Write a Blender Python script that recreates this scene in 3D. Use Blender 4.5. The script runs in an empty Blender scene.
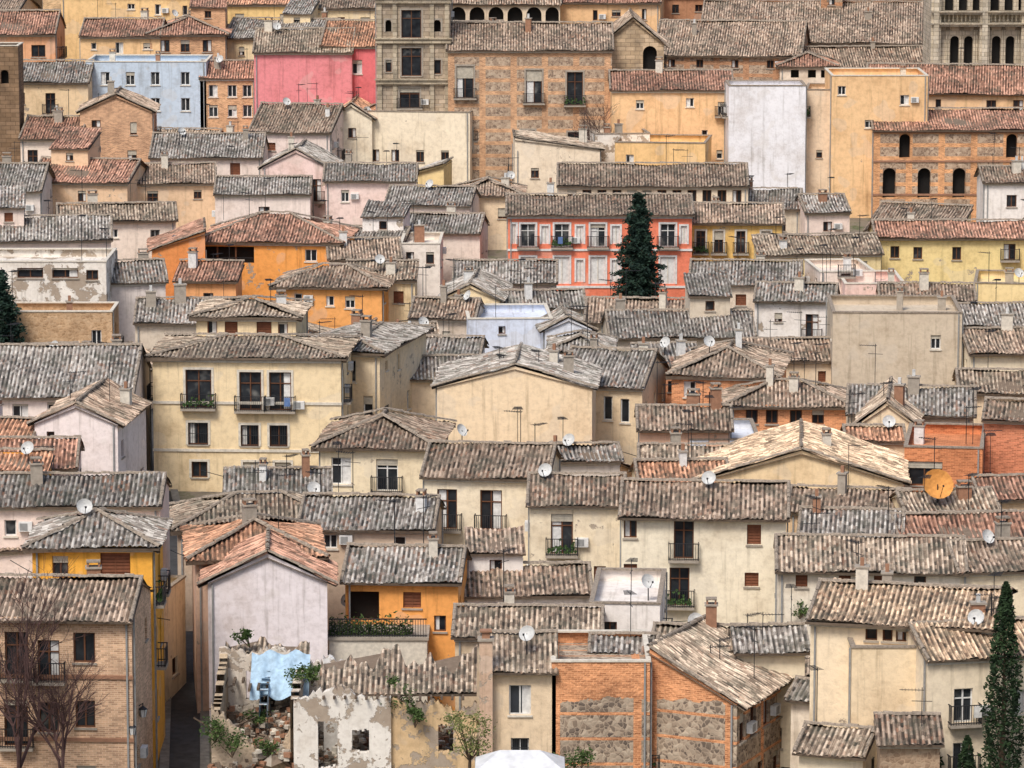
import bpy, math, random
import numpy as np
from mathutils import Vector
random.seed(7); np.random.seed(7)
R=random.Random(11)
# ------------------------------------------------------------------ survey
F=4000.0; PIT=math.radians(-9); HC=70.0
cp,sp=math.cos(PIT),math.sin(PIT)
def dy_(py): return cp-sp*((384-py)/F)
def zpix(py,D): 
    t=(384-py)/F
    return HC+D*(sp+cp*t)/(cp-sp*t)
def xpix(px,py,D): return D*(px-512)/F/dy_(py)
TP=[-300,-200,-100,0,100,200,300,400,490,650,800,900,1000]
TD=[600,545,500,465,430,392,345,295,262,225,196,184,176]
def Dof(py): return float(np.interp(py,TP,TD))
_py=np.linspace(-300,1000,131); _D=np.array([Dof(p) for p in _py]); _Z=np.array([zpix(p,d) for p,d in zip(_py,_D)])
_Yk=list(_D[::-1]); _Zk=list(_Z[::-1])
_k=np.array([-2500,-300,-20,10,45,80,120,150]+_Yk+[680,900,1500,4000]); 
_z=np.array([66,72,68,64,48,8,4,8]+_Zk+[_Zk[-1]+2,_Zk[-1]-15,_Zk[-1]-30,_Zk[-1]-30])
def terr(Y): return float(np.interp(Y,_k,_z))
# ------------------------------------------------------------------ colour
def s2l(c): 
    c=c/255.0
    return c/12.92 if c<=0.04045 else ((c+0.055)/1.055)**2.4
def C(r,g,b): return (s2l(r),s2l(g),s2l(b),1)
# ------------------------------------------------------------------ materials
def newmat(name):
    m=bpy.data.materials.new(name); m.use_nodes=True
    nt=m.node_tree; b=nt.nodes['Principled BSDF']; b.inputs['Roughness'].default_value=.85
    try: b.inputs['Specular IOR Level'].default_value=.25
    except: pass
    return m,nt,b
def N(nt,t,**k):
    n=nt.nodes.new(t)
    for a,v in k.items(): setattr(n,a,v)
    return n
def math_(nt,op,a,b=None,c=None,clamp=False):
    n=N(nt,'ShaderNodeMath',operation=op); n.use_clamp=clamp
    for i,x in enumerate((a,b,c)):
        if x is None: continue
        if isinstance(x,(int,float)): n.inputs[i].default_value=x
        else: nt.links.new(x,n.inputs[i])
    return n.outputs[0]
def mix(nt,f,a,b,mode='MIX'):
    n=N(nt,'ShaderNodeMix',data_type='RGBA',blend_type=mode)
    for i,x in ((0,f),(6,a),(7,b)):
        if isinstance(x,(int,float)): n.inputs[i].default_value=x
        elif isinstance(x,tuple): n.inputs[i].default_value=x
        else: nt.links.new(x,n.inputs[i])
    return n.outputs[2]
def ramp(nt,f,els):
    n=N(nt,'ShaderNodeValToRGB'); cr=n.color_ramp
    while len(cr.elements)<len(els): cr.elements.new(.5)
    for e,(p,c) in zip(cr.elements,els): e.position=p; e.color=c if len(c)==4 else (*c,1)
    nt.links.new(f,n.inputs[0]); return n.outputs[0]
def g(v): return (v,v,v,1)
def noise(nt,vec,scale,detail=4,rough=.6):
    n=N(nt,'ShaderNodeTexNoise'); n.inputs['Scale'].default_value=scale; n.inputs['Detail'].default_value=detail; n.inputs['Roughness'].default_value=rough
    nt.links.new(vec,n.inputs['Vector']); return n.outputs[0]
def uvoff(nt):
    tc=N(nt,'ShaderNodeTexCoord'); oi=N(nt,'ShaderNodeObjectInfo')
    r=math_(nt,'MULTIPLY',oi.outputs['Random'],97.0)
    cx=N(nt,'ShaderNodeCombineXYZ'); nt.links.new(r,cx.inputs[2])
    va=N(nt,'ShaderNodeVectorMath',operation='ADD'); nt.links.new(tc.outputs['UV'],va.inputs[0]); nt.links.new(cx.outputs[0],va.inputs[1])
    return tc,oi,va.outputs[0]
def scl(nt,vec,s):
    m=N(nt,'ShaderNodeVectorMath',operation='MULTIPLY'); nt.links.new(vec,m.inputs[0]); m.inputs[1].default_value=s; return m.outputs[0]
def bump(nt,b,h,st,dist):
    n=N(nt,'ShaderNodeBump'); n.inputs['Strength'].default_value=st; n.inputs['Distance'].default_value=dist
    nt.links.new(h,n.inputs['Height']); nt.links.new(n.outputs[0],b.inputs['Normal'])
def mk_stucco(name,peel=0.0):
    m,nt,b=newmat(name); tc,oi,v=uvoff(nt)
    n1=noise(nt,v,.3,6,.65); n2=noise(nt,v,2.4,6,.7); n3=noise(nt,scl(nt,v,(2.2,.14,1)),1.0,5,.65)
    c=mix(nt,1.0,oi.outputs['Color'],ramp(nt,n1,[(.3,(.80,.76,.72)),(.5,(.98,.975,.97)),(.7,(1.04,1.04,1.04))]),'MULTIPLY')
    c=mix(nt,.6,c,ramp(nt,n3,[(.3,(.48,.46,.43)),(.45,g(.97)[:3]),(1,(1.04,1.04,1.04))]),'MULTIPLY')
    c=mix(nt,.45,c,ramp(nt,n2,[(.28,(.62,.6,.58)),(.55,(1.0,1.0,1.0))]),'MULTIPLY')
    pr=ramp(nt,noise(nt,v,.42,2,.4),[(.60,g(0)),(.615,g(1))])
    c=mix(nt,math_(nt,'MULTIPLY',pr,.20),c,(.62,.56,.48,1))
    pn=noise(nt,v,.6,8,.72)
    th=.69-peel
    pm=ramp(nt,pn,[(th,g(0)),(th+.02,g(1))])
    c=mix(nt,pm,c,mix(nt,n2,(.26,.19,.14,1),(.50,.42,.33,1)))
    nt.links.new(c,b.inputs['Base Color']); b.inputs['Roughness'].default_value=.92
    hh=math_(nt,'SUBTRACT',n2,math_(nt,'MULTIPLY',pm,.8))
    bump(nt,b,hh,.6,.06); return m
def brickcol(nt,v,oi,scale=1.0):
    bt=N(nt,'ShaderNodeTexBrick'); nt.links.new(v,bt.inputs['Vector'])
    bt.inputs['Scale'].default_value=scale; bt.inputs['Brick Width'].default_value=.32; bt.inputs['Row Height'].default_value=.1
    bt.inputs['Mortar Size'].default_value=.013; bt.inputs['Color1'].default_value=(1,.97,.93,1); bt.inputs['Color2'].default_value=(.55,.48,.44,1); bt.inputs['Mortar'].default_value=(1.0,1.1,1.15,1)
    c=mix(nt,1.0,oi.outputs['Color'],bt.outputs['Color'],'MULTIPLY')
    n1=noise(nt,v,.6,7,.75)
    c=mix(nt,.9,c,ramp(nt,n1,[(.3,(.55,.53,.52)),(.5,(.95,.93,.9)),(.7,(1.2,1.18,1.12))]),'MULTIPLY')
    return c,bt
def mk_brick(name):
    m,nt,b=newmat(name); tc,oi,v=uvoff(nt)
    c,bt=brickcol(nt,v,oi); nt.links.new(c,b.inputs['Base Color']); bump(nt,b,bt.outputs['Fac'],.4,-.02); return m
def stonecol(nt,v,sc=4.2):
    vd=N(nt,'ShaderNodeVectorMath',operation='ADD'); nt.links.new(v,vd.inputs[0])
    nn=N(nt,'ShaderNodeTexNoise'); nn.inputs['Scale'].default_value=2.0; nt.links.new(v,nn.inputs['Vector']); nt.links.new(scl(nt,nn.outputs['Color'],(.35,.35,0)),vd.inputs[1]); v=vd.outputs[0]
    vo=N(nt,'ShaderNodeTexVoronoi'); vo.inputs['Scale'].default_value=sc; nt.links.new(v,vo.inputs['Vector'])
    ve=N(nt,'ShaderNodeTexVoronoi',feature='DISTANCE_TO_EDGE'); ve.inputs['Scale'].default_value=sc; nt.links.new(v,ve.inputs['Vector'])
    sep=N(nt,'ShaderNodeSeparateColor'); nt.links.new(vo.outputs['Color'],sep.inputs[0])
    c=ramp(nt,sep.outputs[0],[(0,(.14,.11,.09)),(.5,(.30,.23,.17)),(1,(.52,.43,.33))])
    e=ramp(nt,ve.outputs['Distance'],[(.02,g(1)),(.09,g(0))])
    return mix(nt,e,c,(.46,.36,.27,1)),ve
def mk_rubble(name,bands=True,thr=None):
    m,nt,b=newmat(name); tc,oi,v=uvoff(nt)
    sc,ve=stonecol(nt,v)
    if bands:
        bc,bt=brickcol(nt,v,oi)
        sx=N(nt,'ShaderNodeSeparateXYZ'); nt.links.new(tc.outputs['UV'],sx.inputs[0])
        if thr is None:
            sc=mix(nt,.12,sc,oi.outputs['Color'])
            fv=math_(nt,'FRACT',math_(nt,'DIVIDE',sx.outputs[1],1.25)); fu=math_(nt,'FRACT',math_(nt,'DIVIDE',sx.outputs[0],3.1))
            k=math_(nt,'MAXIMUM',math_(nt,'LESS_THAN',fv,.3),math_(nt,'LESS_THAN',fu,.2))
        else:
            zz=math_(nt,'ADD',sx.outputs[1],math_(nt,'MULTIPLY',noise(nt,v,.8,4),1.2))
            fu=math_(nt,'LESS_THAN',math_(nt,'FRACT',math_(nt,'DIVIDE',sx.outputs[0],4.1)),.1)
            bnd=math_(nt,'LESS_THAN',math_(nt,'FRACT',math_(nt,'DIVIDE',sx.outputs[1],1.3)),.12)
            k=math_(nt,'MAXIMUM',math_(nt,'GREATER_THAN',zz,thr+.6),math_(nt,'MAXIMUM',fu,bnd))
        c=mix(nt,k,sc,bc)
    else: c=mix(nt,.5,sc,oi.outputs['Color'])
    c=mix(nt,.7,c,ramp(nt,noise(nt,v,.4,6,.7),[(.3,(.62,.6,.58)),(.6,(1.1,1.08,1.04))]),'MULTIPLY')
    nt.links.new(c,b.inputs['Base Color']); bump(nt,b,ve.outputs['Distance'],.6,.08); return m
def mk_ashlar(name):
    m,nt,b=newmat(name); tc,oi,v=uvoff(nt)
    bt=N(nt,'ShaderNodeTexBrick'); nt.links.new(v,bt.inputs['Vector']); bt.inputs['Scale'].default_value=1
    bt.inputs['Brick Width'].default_value=.95; bt.inputs['Row Height'].default_value=.42; bt.inputs['Mortar Size'].default_value=.02
    bt.inputs['Color1'].default_value=(1,1,1,1); bt.inputs['Color2'].default_value=(.72,.7,.66,1); bt.inputs['Mortar'].default_value=(.4,.38,.36,1)
    c=mix(nt,1.0,oi.outputs['Color'],bt.outputs['Color'],'MULTIPLY')
    c=mix(nt,.85,c,ramp(nt,noise(nt,v,.7,7,.7),[(.3,(.5,.5,.51)),(.62,(1.15,1.12,1.06))]),'MULTIPLY')
    nt.links.new(c,b.inputs['Base Color']); bump(nt,b,bt.outputs['Fac'],.5,-.04); return m
TPER=.27
def mk_tile(name):
    m,nt,b=newmat(name); tc,oi,v=uvoff(nt)
    sx=N(nt,'ShaderNodeSeparateXYZ'); nt.links.new(tc.outputs['UV'],sx.inputs[0])
    uu=math_(nt,'DIVIDE',sx.outputs[0],TPER/2)
    col=math_(nt,'FLOOR',math_(nt,'ADD',uu,.5))
    w1=N(nt,'ShaderNodeTexWhiteNoise',noise_dimensions='1D'); nt.links.new(col,w1.inputs['W'])
    vv=math_(nt,'ADD',math_(nt,'DIVIDE',sx.outputs[1],.36),w1.outputs['Value'])
    row=math_(nt,'FLOOR',vv)
    cx=N(nt,'ShaderNodeCombineXYZ'); nt.links.new(col,cx.inputs[0]); nt.links.new(row,cx.inputs[1]); nt.links.new(math_(nt,'MULTIPLY',oi.outputs['Random'],50),cx.inputs[2])
    w2=N(nt,'ShaderNodeTexWhiteNoise',noise_dimensions='3D'); nt.links.new(cx.outputs[0],w2.inputs['Vector'])
    big=noise(nt,v,.38,6,.7); stk=noise(nt,scl(nt,v,(3.0,1.4,1)),1.0,5,.75)
    # pan (channel) tiles collect soil and lichen, cover tiles weather pale; channel shade is painted in too, so the corrugation shows
    ph=math_(nt,'ABSOLUTE',math_(nt,'SUBTRACT',math_(nt,'FRACT',math_(nt,'DIVIDE',sx.outputs[0],TPER)),.5))
    t=math_(nt,'ADD',math_(nt,'MULTIPLY',w2.outputs['Value'],.44),math_(nt,'MULTIPLY',big,.80))
    t=math_(nt,'ADD',t,math_(nt,'MULTIPLY',stk,.36))
    t=math_(nt,'SUBTRACT',t,math_(nt,'MULTIPLY',ph,.92))
    c=ramp(nt,t,[(.12,(.028,.026,.024)),(.34,(.095,.080,.068)),(.52,(.225,.186,.152)),(.70,(.40,.345,.288)),(.94,(.68,.61,.52))])
    c=mix(nt,1.0,c,oi.outputs['Color'],'MULTIPLY')
    w3=N(nt,'ShaderNodeTexWhiteNoise',noise_dimensions='3D'); nt.links.new(scl(nt,cx.outputs[0],(1.7,1.3,1)),w3.inputs['Vector'])
    fn=ramp(nt,noise(nt,v,.25,3),[(.45,g(.2)),(.65,g(1))])
    fresh=math_(nt,'GREATER_THAN',w3.outputs['Value'],.86)
    c=mix(nt,math_(nt,'MULTIPLY',math_(nt,'MULTIPLY',fresh,fn),.5),c,(.40,.20,.12,1))
    li=ramp(nt,noise(nt,v,.7,7,.78),[(.48,g(0)),(.60,g(1))])
    c=mix(nt,math_(nt,'MULTIPLY',li,.55),c,(.085,.09,.068,1))
    nt.links.new(c,b.inputs['Base Color']); b.inputs['Roughness'].default_value=.9
    saw=math_(nt,'SUBTRACT',1.0,math_(nt,'FRACT',vv)); h=math_(nt,'ADD',saw,math_(nt,'MULTIPLY',w2.outputs['Value'],.6))
    bump(nt,b,h,.9,.06); return m
def mk_plain(name,col,rough=.8,var=.25,sc=4,metal=0,objcol=False):
    m,nt,b=newmat(name); tc=N(nt,'ShaderNodeTexCoord')
    n=noise(nt,tc.outputs['Object'],sc,5)
    c=mix(nt,1.0,col,ramp(nt,n,[(.3,g(1-var)),(.7,g(1+var*.4))]),'MULTIPLY')
    nt.links.new(c,b.inputs['Base Color']); b.inputs['Roughness'].default_value=rough; b.inputs['Metallic'].default_value=metal
    return m
def mk_glass():
    m,nt,b=newmat('window_glass'); tc=N(nt,'ShaderNodeTexCoord')
    n=noise(nt,tc.outputs['Object'],.9,2)
    c=ramp(nt,n,[(.35,(.012,.014,.018)),(.6,(.03,.035,.04)),(.75,(.16,.16,.15))])
    nt.links.new(c,b.inputs['Base Color']); b.inputs['Roughness'].default_value=.12
    b.inputs['Specular IOR Level'].default_value=.5
    return m
M={}
M['stucco']=mk_stucco('stucco'); M['peel']=mk_stucco('peeling_stucco',.17); M['worn']=mk_stucco('worn_stucco',.08); M['smooth']=mk_stucco('smooth_stucco',-.2); M['brick']=mk_brick('brick'); M['rubble']=mk_rubble('brick_banded_rubble')
M['stone']=mk_rubble('rubble_stone',False); M['ashlar']=mk_ashlar('ashlar_stone'); M['tile']=mk_tile('roof_tile')
M['stonebrick']=mk_rubble('brick_over_stone',True,zpix(700,Dof(800)))
DM=[mk_glass(),mk_plain('brown_wood',(.14,.06,.03,1)),mk_plain('white_paint',(.72,.71,.68,1)),mk_plain('wrought_iron',(.025,.025,.028,1),.5),
 mk_plain('roller_blind',(.52,.47,.38,1)),mk_plain('pale_plaster',(.68,.62,.52,1)),mk_plain('brick_red',(.34,.18,.11,1)),mk_plain('ridge_tile',(.34,.28,.22,1),.9,.55,7),
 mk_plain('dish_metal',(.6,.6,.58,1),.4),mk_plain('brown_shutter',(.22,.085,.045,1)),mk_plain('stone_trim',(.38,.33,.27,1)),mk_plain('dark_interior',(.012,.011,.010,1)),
 mk_plain('rusty_dish',(.65,.3,.08,1)),mk_plain('red_cloth',(.42,.06,.06,1)),mk_plain('blue_cloth',(.12,.2,.4,1)),mk_plain('eave_wood',(.2,.15,.11,1)),mk_plain('green_leaf',(.06,.12,.03,1)),mk_plain('zinc_pipe',(.3,.3,.29,1),.6)]
GL,WD,WHT,IR,BL,PL,BRK,RDG,DSH,SHT,STN,DRK,RST,RED,BLU,EAV,GRN,ZN=range(18)
# ------------------------------------------------------------------ mesh builder
class MB:
    def __init__(s): s.v=[]; s.f=[]; s.uv=[]; s.m=[]
    def poly(s,pts,uvs=None,mat=0):
        i=len(s.v); s.v+= [tuple(p) for p in pts]; s.f.append(tuple(range(i,i+len(pts))))
        s.uv+= (uvs if uvs else [(0,0)]*len(pts)); s.m.append(mat)
    def box(s,fr,u0,u1,z0,z1,d0,d1,mat):
        o,U,Nn=fr
        def P(u,z,d): return (o[0]+U[0]*u+Nn[0]*d,o[1]+U[1]*u+Nn[1]*d,o[2]+z)
        p=[P(u,z,d) for d in (d0,d1) for z in (z0,z1) for u in (u0,u1)]
        i=len(s.v); s.v+=p
        for q in ((0,1,3,2),(5,4,6,7),(4,0,2,6),(1,5,7,3),(2,3,7,6),(4,5,1,0)):
            s.f.append(tuple(i+k for k in q[::-1])); s.uv+=[(p[k][0]+p[k][1],p[k][2]) for k in q[::-1]]; s.m.append(mat)
    def obj(s,name,mats,parent=None,smooth=False):
        me=bpy.data.meshes.new(name); me.from_pydata(s.v,[],s.f); 
        for m in mats: me.materials.append(m)
        uvl=me.uv_layers.new(name='UVMap'); uvl.data.foreach_set('uv',np.array(s.uv,dtype=np.float32).ravel())
        me.polygons.foreach_set('material_index',s.m)
        if smooth: me.polygons.foreach_set('use_smooth',[True]*len(s.f))
        ob=bpy.data.objects.new(name,me); bpy.context.collection.objects.link(ob)
        if parent: ob.parent=parent
        return ob
WF=((0,0,0),(1,0,0),(0,-1,0))
def patch(mb,o,U,V,L,vt,amp=.09):
    o=np.array(o,float); U=np.array(U,float); V=np.array(V,float); Nn=np.cross(U,V)
    st=TPER/4; n=max(4,int(round(L/st))); u=np.linspace(0,L,n+1)
    vm=max(vt(x) for x in u); nv=max(2,int(vm/.8)+1)
    ph=R.random()*6; h=amp*(.5-.5*np.cos(2*np.pi*u/TPER))
    colj=np.repeat(np.random.uniform(-.03,.03,n//4+2),4)[:n+1]
    vtop=np.array([vt(x) for x in u])
    grid=[]; sag=R.uniform(.05,.24)
    for j in range(nv+1):
        v=vtop*j/nv
        if j==0: v=v-np.repeat(np.random.uniform(-.05,.09,n//2+2),2)[:n+1]
        wob=.07*np.sin(u*.9+ph+v*.6)+.05*np.sin(v*1.5+ph*2+u*.35)-sag*np.sin(np.pi*u/L)*np.sin(np.pi*np.clip(v/vm,0,1)*.8)
        hh=h+wob+colj+np.repeat(np.random.uniform(-.012,.012,n//4+2),4)[:n+1]
        P=o+np.outer(u,U)+np.outer(v,V)+np.outer(hh,Nn); grid.append((P,v))
    b=len(mb.v)
    for P,v in grid: mb.v+= [tuple(x) for x in P]
    for j in range(nv):
        for i in range(n):
            a=b+j*(n+1)+i
            mb.f.append((a,a+1,a+n+2,a+n+1)); mb.m.append(0)
            v0,v1=grid[j][1],grid[j+1][1]
            mb.uv+=[(u[i],v0[i]),(u[i+1],v0[i+1]),(u[i+1],v1[i+1]),(u[i],v1[i])]
    us=sorted(set([0,L]+[x for x in (vm*.9,L-vm*.9) if 0<x<L]+[L/2]))
    dn=.3
    top=[o+U*x+V*max(0,vt(x)-.1)-Nn*dn for x in us]; bot=[o+U*x-Nn*.14 for x in us]
    for i in range(len(us)-1):
        mb.poly([bot[i+1],bot[i],top[i],top[i+1]],mat=1)
    mb.poly([bot[0],bot[-1],o+U*L+Nn*.0,o+U*0.],mat=1)
def ridge(mb,p,q,r=.14):
    p=Vector(p); q=Vector(q); d=(q-p)
    if d.length<.2: return
    L=d.length; d.normalize(); s=d.cross(Vector((0,0,1))).normalized(); up=s.cross(d)
    n=max(1,int(L/.45))
    for k in range(n):
        a=p+d*(L*k/n); b=p+d*(L*(k+1)/n); j=R.uniform(-.03,.03); rr=r*R.uniform(.85,1.12)
        pr=[]
        for w in range(5):
            t=math.pi*w/4; off=s*(math.cos(t)*rr)+up*(math.sin(t)*rr+.03+j); pr.append(off)
        for w in range(4): mb.poly([a+pr[w],b+pr[w]*.9,b+pr[w+1]*.9,a+pr[w+1]],mat=2)
def panel(mb,dm,fr,L,z0,z1,ops,frm,uo=0,rail=True,trim=None):
    o,U,Nn=fr
    def P(u,z,d=0): return (o[0]+U[0]*u-Nn[0]*d,o[1]+U[1]*u-Nn[1]*d,z)
    good=[]
    for a in ops:
        u0,u1,za,zb,t=a
        u0=max(u0,.12);u1=min(u1,L-.12); za=max(za,z0+.1); zb=min(zb,z1-.12)
        if u1-u0<.2 or zb-za<.2: continue
        if any(not(u1<=q[0] or u0>=q[1] or zb<=q[2] or za>=q[3]) for q in good): continue
        good.append((u0,u1,za,zb,t))
    xs=sorted(set([0,L]+[q[0] for q in good]+[q[1] for q in good])); zs=sorted(set([z0,z1]+[q[2] for q in good]+[q[3] for q in good]))
    for i in range(len(xs)-1):
        for j in range(len(zs)-1):
            cu=(xs[i]+xs[i+1])/2; cz=(zs[j]+zs[j+1])/2
            if any(q[0]<cu<q[1] and q[2]<cz<q[3] for q in good): continue
            mb.poly([P(xs[i],zs[j]),P(xs[i+1],zs[j]),P(xs[i+1],zs[j+1]),P(xs[i],zs[j+1])],[(uo+xs[i],zs[j]),(uo+xs[i+1],zs[j]),(uo+xs[i+1],zs[j+1]),(uo+xs[i],zs[j+1])])
    fr=((o[0],o[1],0),U,Nn)
    if L>4 and R.random()<.6:
        k=R.choice([.2,L-.3]); dm.box(fr,k,k+.09,z0+2,z1-.05,.03,.12,ZN)
    for u0,u1,za,zb,t in good:
        rc=.24 if t not in 'kaD' else .8
        for a,b in (((u0,za),(u1,za)),((u1,za),(u1,zb)),((u1,zb),(u0,zb)),((u0,zb),(u0,za))):
            mb.poly([P(*a),P(*b),P(b[0],b[1],rc),P(a[0],a[1],rc)][::-1],[(uo+a[0],a[1]),(uo+b[0],b[1]),(uo+b[0]+.2,b[1]),(uo+a[0]+.2,a[1])][::-1])
        w=u1-u0;h=zb-za
        if t in 'kaD':
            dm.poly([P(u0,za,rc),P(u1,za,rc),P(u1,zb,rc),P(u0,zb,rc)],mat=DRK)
            if t=='k' and w>2:
                nn=int(w/1.3)
                for k in range(1,nn): dm.box(fr,u0+w*k/nn-.06,u0+w*k/nn+.06,za,zb,-.3,-.1,WD)
                dm.box(fr,u0,u1,za+h*.32,za+h*.32+.05,-.12,-.07,IR)
            if t=='a':
                r=w/2; cx=(u0+u1)/2; cz=zb-r
                if cz<za: cz=za; 
                for sgn in (-1,1):
                    arc=[P(cx+sgn*r*math.cos(k*math.pi/12),cz+(zb-cz)*math.sin(k*math.pi/12),-.004) for k in range(7)]
                    cor=P(cx+sgn*r,zb,-.004)
                    uvc=(uo+cx,zb)
                    for k in range(6):
                        tri=[cor,arc[k],arc[k+1]]
                        if sgn<0: tri=tri[::-1]
                        mb.poly(tri[::-1],[uvc]*3)
        elif t=='p':
            dm.poly([P(u0,za,.12),P(u1,za,.12),P(u1,zb,.12),P(u0,zb,.12)],mat=WHT)
            dm.box(fr,(u0+u1)/2-.03,(u0+u1)/2+.03,za,zb,-.11,-.06,PL)
        elif t=='s':
            dm.poly([P(u0,za,.2),P(u1,za,.2),P(u1,zb,.2),P(u0,zb,.2)],mat=SHT)
            n=max(3,int(h/.16))
            for k in range(n): dm.box(fr,u0+.04,u1-.04,za+h*k/n+.02,za+h*(k+1)/n-.03,-.19,-.155,SHT)
            dm.box(fr,(u0+u1)/2-.03,(u0+u1)/2+.03,za,zb,-.19,-.13,SHT)
        else:
            dm.poly([P(u0,za,.22),P(u1,za,.22),P(u1,zb,.22),P(u0,zb,.22)],mat=GL)
            e=.07
            dm.box(fr,u0,u0+e,za,zb,-.215,-.14,frm); dm.box(fr,u1-e,u1,za,zb,-.215,-.14,frm)
            dm.box(fr,u0+e,u1-e,za,za+e,-.215,-.14,frm); dm.box(fr,u0+e,u1-e,zb-e,zb,-.215,-.14,frm)
            if w>.7: dm.box(fr,(u0+u1)/2-.04,(u0+u1)/2+.04,za+e,zb-e,-.212,-.145,frm)
            if h>1.7: dm.box(fr,u0+e,u1-e,zb-h*.3-.03,zb-h*.3+.03,-.21,-.15,frm)
            if R.random()<.3:
                cw=w*R.uniform(.25,.45); s0=u0+e if R.random()<.5 else u1-e-cw
                dm.poly([P(s0,za+e,.217),P(s0+cw,za+e,.217),P(s0+cw,zb-e,.217),P(s0,zb-e,.217)],mat=WHT)
            if t=='r' or (t in 'wb' and R.random()<.28):
                bh=h*(R.uniform(.3,.9) if t=='r' else R.uniform(.12,.45)); n=max(2,int(bh/.12))
                for k in range(n): dm.box(fr,u0+.02,u1-.02,zb-bh*(k+1)/n+.012,zb-bh*k/n,-.135,-.1,BL)
        if t in 'wrsj': dm.box(fr,u0-.08,u1+.08,za-.1,za-.003,-.1,.09,PL if frm!=WD else STN)
        if t in 'wrb' and R.random()<.12 and u1+1.0<L:
            q=u1+.15; z_=za+R.uniform(0,.5); dm.box(fr,q,q+.75,z_,z_+.52,.02,.32,WHT); dm.box(fr,q+.08,q+.5,z_+.06,z_+.46,.322,.335,ZN)
        if trim is not None:
            tw=.16
            dm.box(fr,u0-tw,u0-.003,za,zb+tw,0.002,.05,trim); dm.box(fr,u1+.003,u1+tw,za,zb+tw,.002,.05,trim); dm.box(fr,u0,u1,zb+.003,zb+tw,.002,.05,trim)
        if t in 'bB':
            bw=.3; dp=.55
            a,b=u0-bw,u1+bw
            dm.box(fr,a,b,za-.16,za-.02,.003,dp,STN)
            for zz in (za+.06,za+.95): 
                dm.box(fr,a,b,zz,zz+.045,dp-.05,dp-.01,IR); dm.box(fr,a,a+.04,zz,zz+.045,.003,dp-.05,IR); dm.box(fr,b-.04,b,zz,zz+.045,.003,dp-.05,IR)
            k=a
            while k<b: dm.box(fr,k,k+.028,za,za+.95,dp-.045,dp-.018,IR); k+=.13
            for k in (.15,.3,.45): dm.box(fr,a,a+.028,za,za+.95,k,k+.028,IR); dm.box(fr,b-.028,b,za,za+.95,k,k+.028,IR)
            if R.random()<.12:
                k=R.uniform(a,b-.4); dm.box(fr,k,k+.4,za+.35,za+.93,dp,dp+.03,R.choice([RED,BLU,WHT,WHT,WHT]))
            if R.random()<.28: 
                for _ in range(40):
                    c=P(R.uniform(a+.1,b-.1),za+.15+abs(R.gauss(0,.25)),-R.uniform(.15,.5)); s_=.1
                    dm.poly([(c[0]-s_,c[1],c[2]),(c[0],c[1]-.05,c[2]-s_),(c[0]+s_,c[1]+.04,c[2]+.03),(c[0],c[1],c[2]+s_)],mat=GRN)
        if t=='j':
            k=u0
            while k<u1: dm.box(fr,k,k+.025,za,zb,.02,.045,IR); k+=.14
            for zz in (za,(za+zb)/2,zb-.04): dm.box(fr,u0,u1,zz,zz+.035,.018,.05,IR)
def autowin(L,z0,z1,dens=.7,seed=None):
    ops=[]; n=max(1,int((L-.6)/2.5)); zt=z1-R.uniform(.5,1.0); first=True; sp_=(L)/n
    kind=R.choice(['w','b','w','mix'])
    while zt-1.2>z0 and len(ops)<40:
        for i in range(n):
            if R.random()>dens: continue
            c=sp_*(i+.5)+R.uniform(-.35,.35)
            t='w'
            if kind=='b' or (kind=='mix' and R.random()<.4): t='b'
            if R.random()<.18: t='s'
            if R.random()<.15: t='r'
            if R.random()<.1: t='j'
            if t=='b' and zt-2.1>z0: ops.append((c-.5,c+.5,zt-2.1,zt,'b'))
            else:
                w=R.uniform(.4,.55) if not first else R.uniform(.25,.5); h=R.uniform(1.0,1.35) if not first else R.uniform(.6,1.25)
                dz=R.uniform(-.15,.1)
                ops.append((c-w,c+w,zt-h+dz,zt+dz,'w' if t=='b' else t))
        zt-=2.95; first=False
    return ops
def chimney(dm,x,y,z,h=None):
    h=h or R.uniform(.6,1.4); w=R.uniform(.2,.42); mt=R.choice([BRK,PL,PL,STN,WHT,STN])
    a=R.uniform(-.2,.2); fr=((x,y,0),(math.cos(a),math.sin(a),0),(math.sin(a),-math.cos(a),0))
    dm.box(fr,-w,w,z-.8,z+h,-.28,.28,mt); dm.box(fr,-w-.07,w+.07,z+h+.003,z+h+.09,-.35,.35,STN)
    if R.random()<.5:
        for sx in (-w+.02,w-.12): dm.box(fr,sx,sx+.1,z+h+.09,z+h+.32,-.25,.25,BRK)
        dm.box(fr,-w,w,z+h+.32,z+h+.39,-.3,.3,RDG)
    else: dm.box(fr,-.1,.1,z+h+.09,z+h+.5,-.1,.1,DSH if R.random()<.4 else BRK)
def antenna(dm,x,y,z,h=None):
    h=h or R.uniform(1.4,3.4); a=R.uniform(0,math.pi); fr=((x,y,0),(math.cos(a),math.sin(a),0),(math.sin(a),-math.cos(a),0))
    t=.018
    dm.box(fr,-t,t,z-.5,z+h,-t,t,IR); dm.box(fr,-.1,1.1,z+h-.15,z+h-.12,-.012,.012,IR)
    for k in range(7):
        u=.0+k*.16; l=.34-.02*k; dm.box(fr,u,u+.016,z+h-.14,z+h-.12,-l,l,IR)
    if R.random()<.5: dm.box(fr,-.5,.5,z+h-.7,z+h-.67,-.01,.015,IR)
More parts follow.
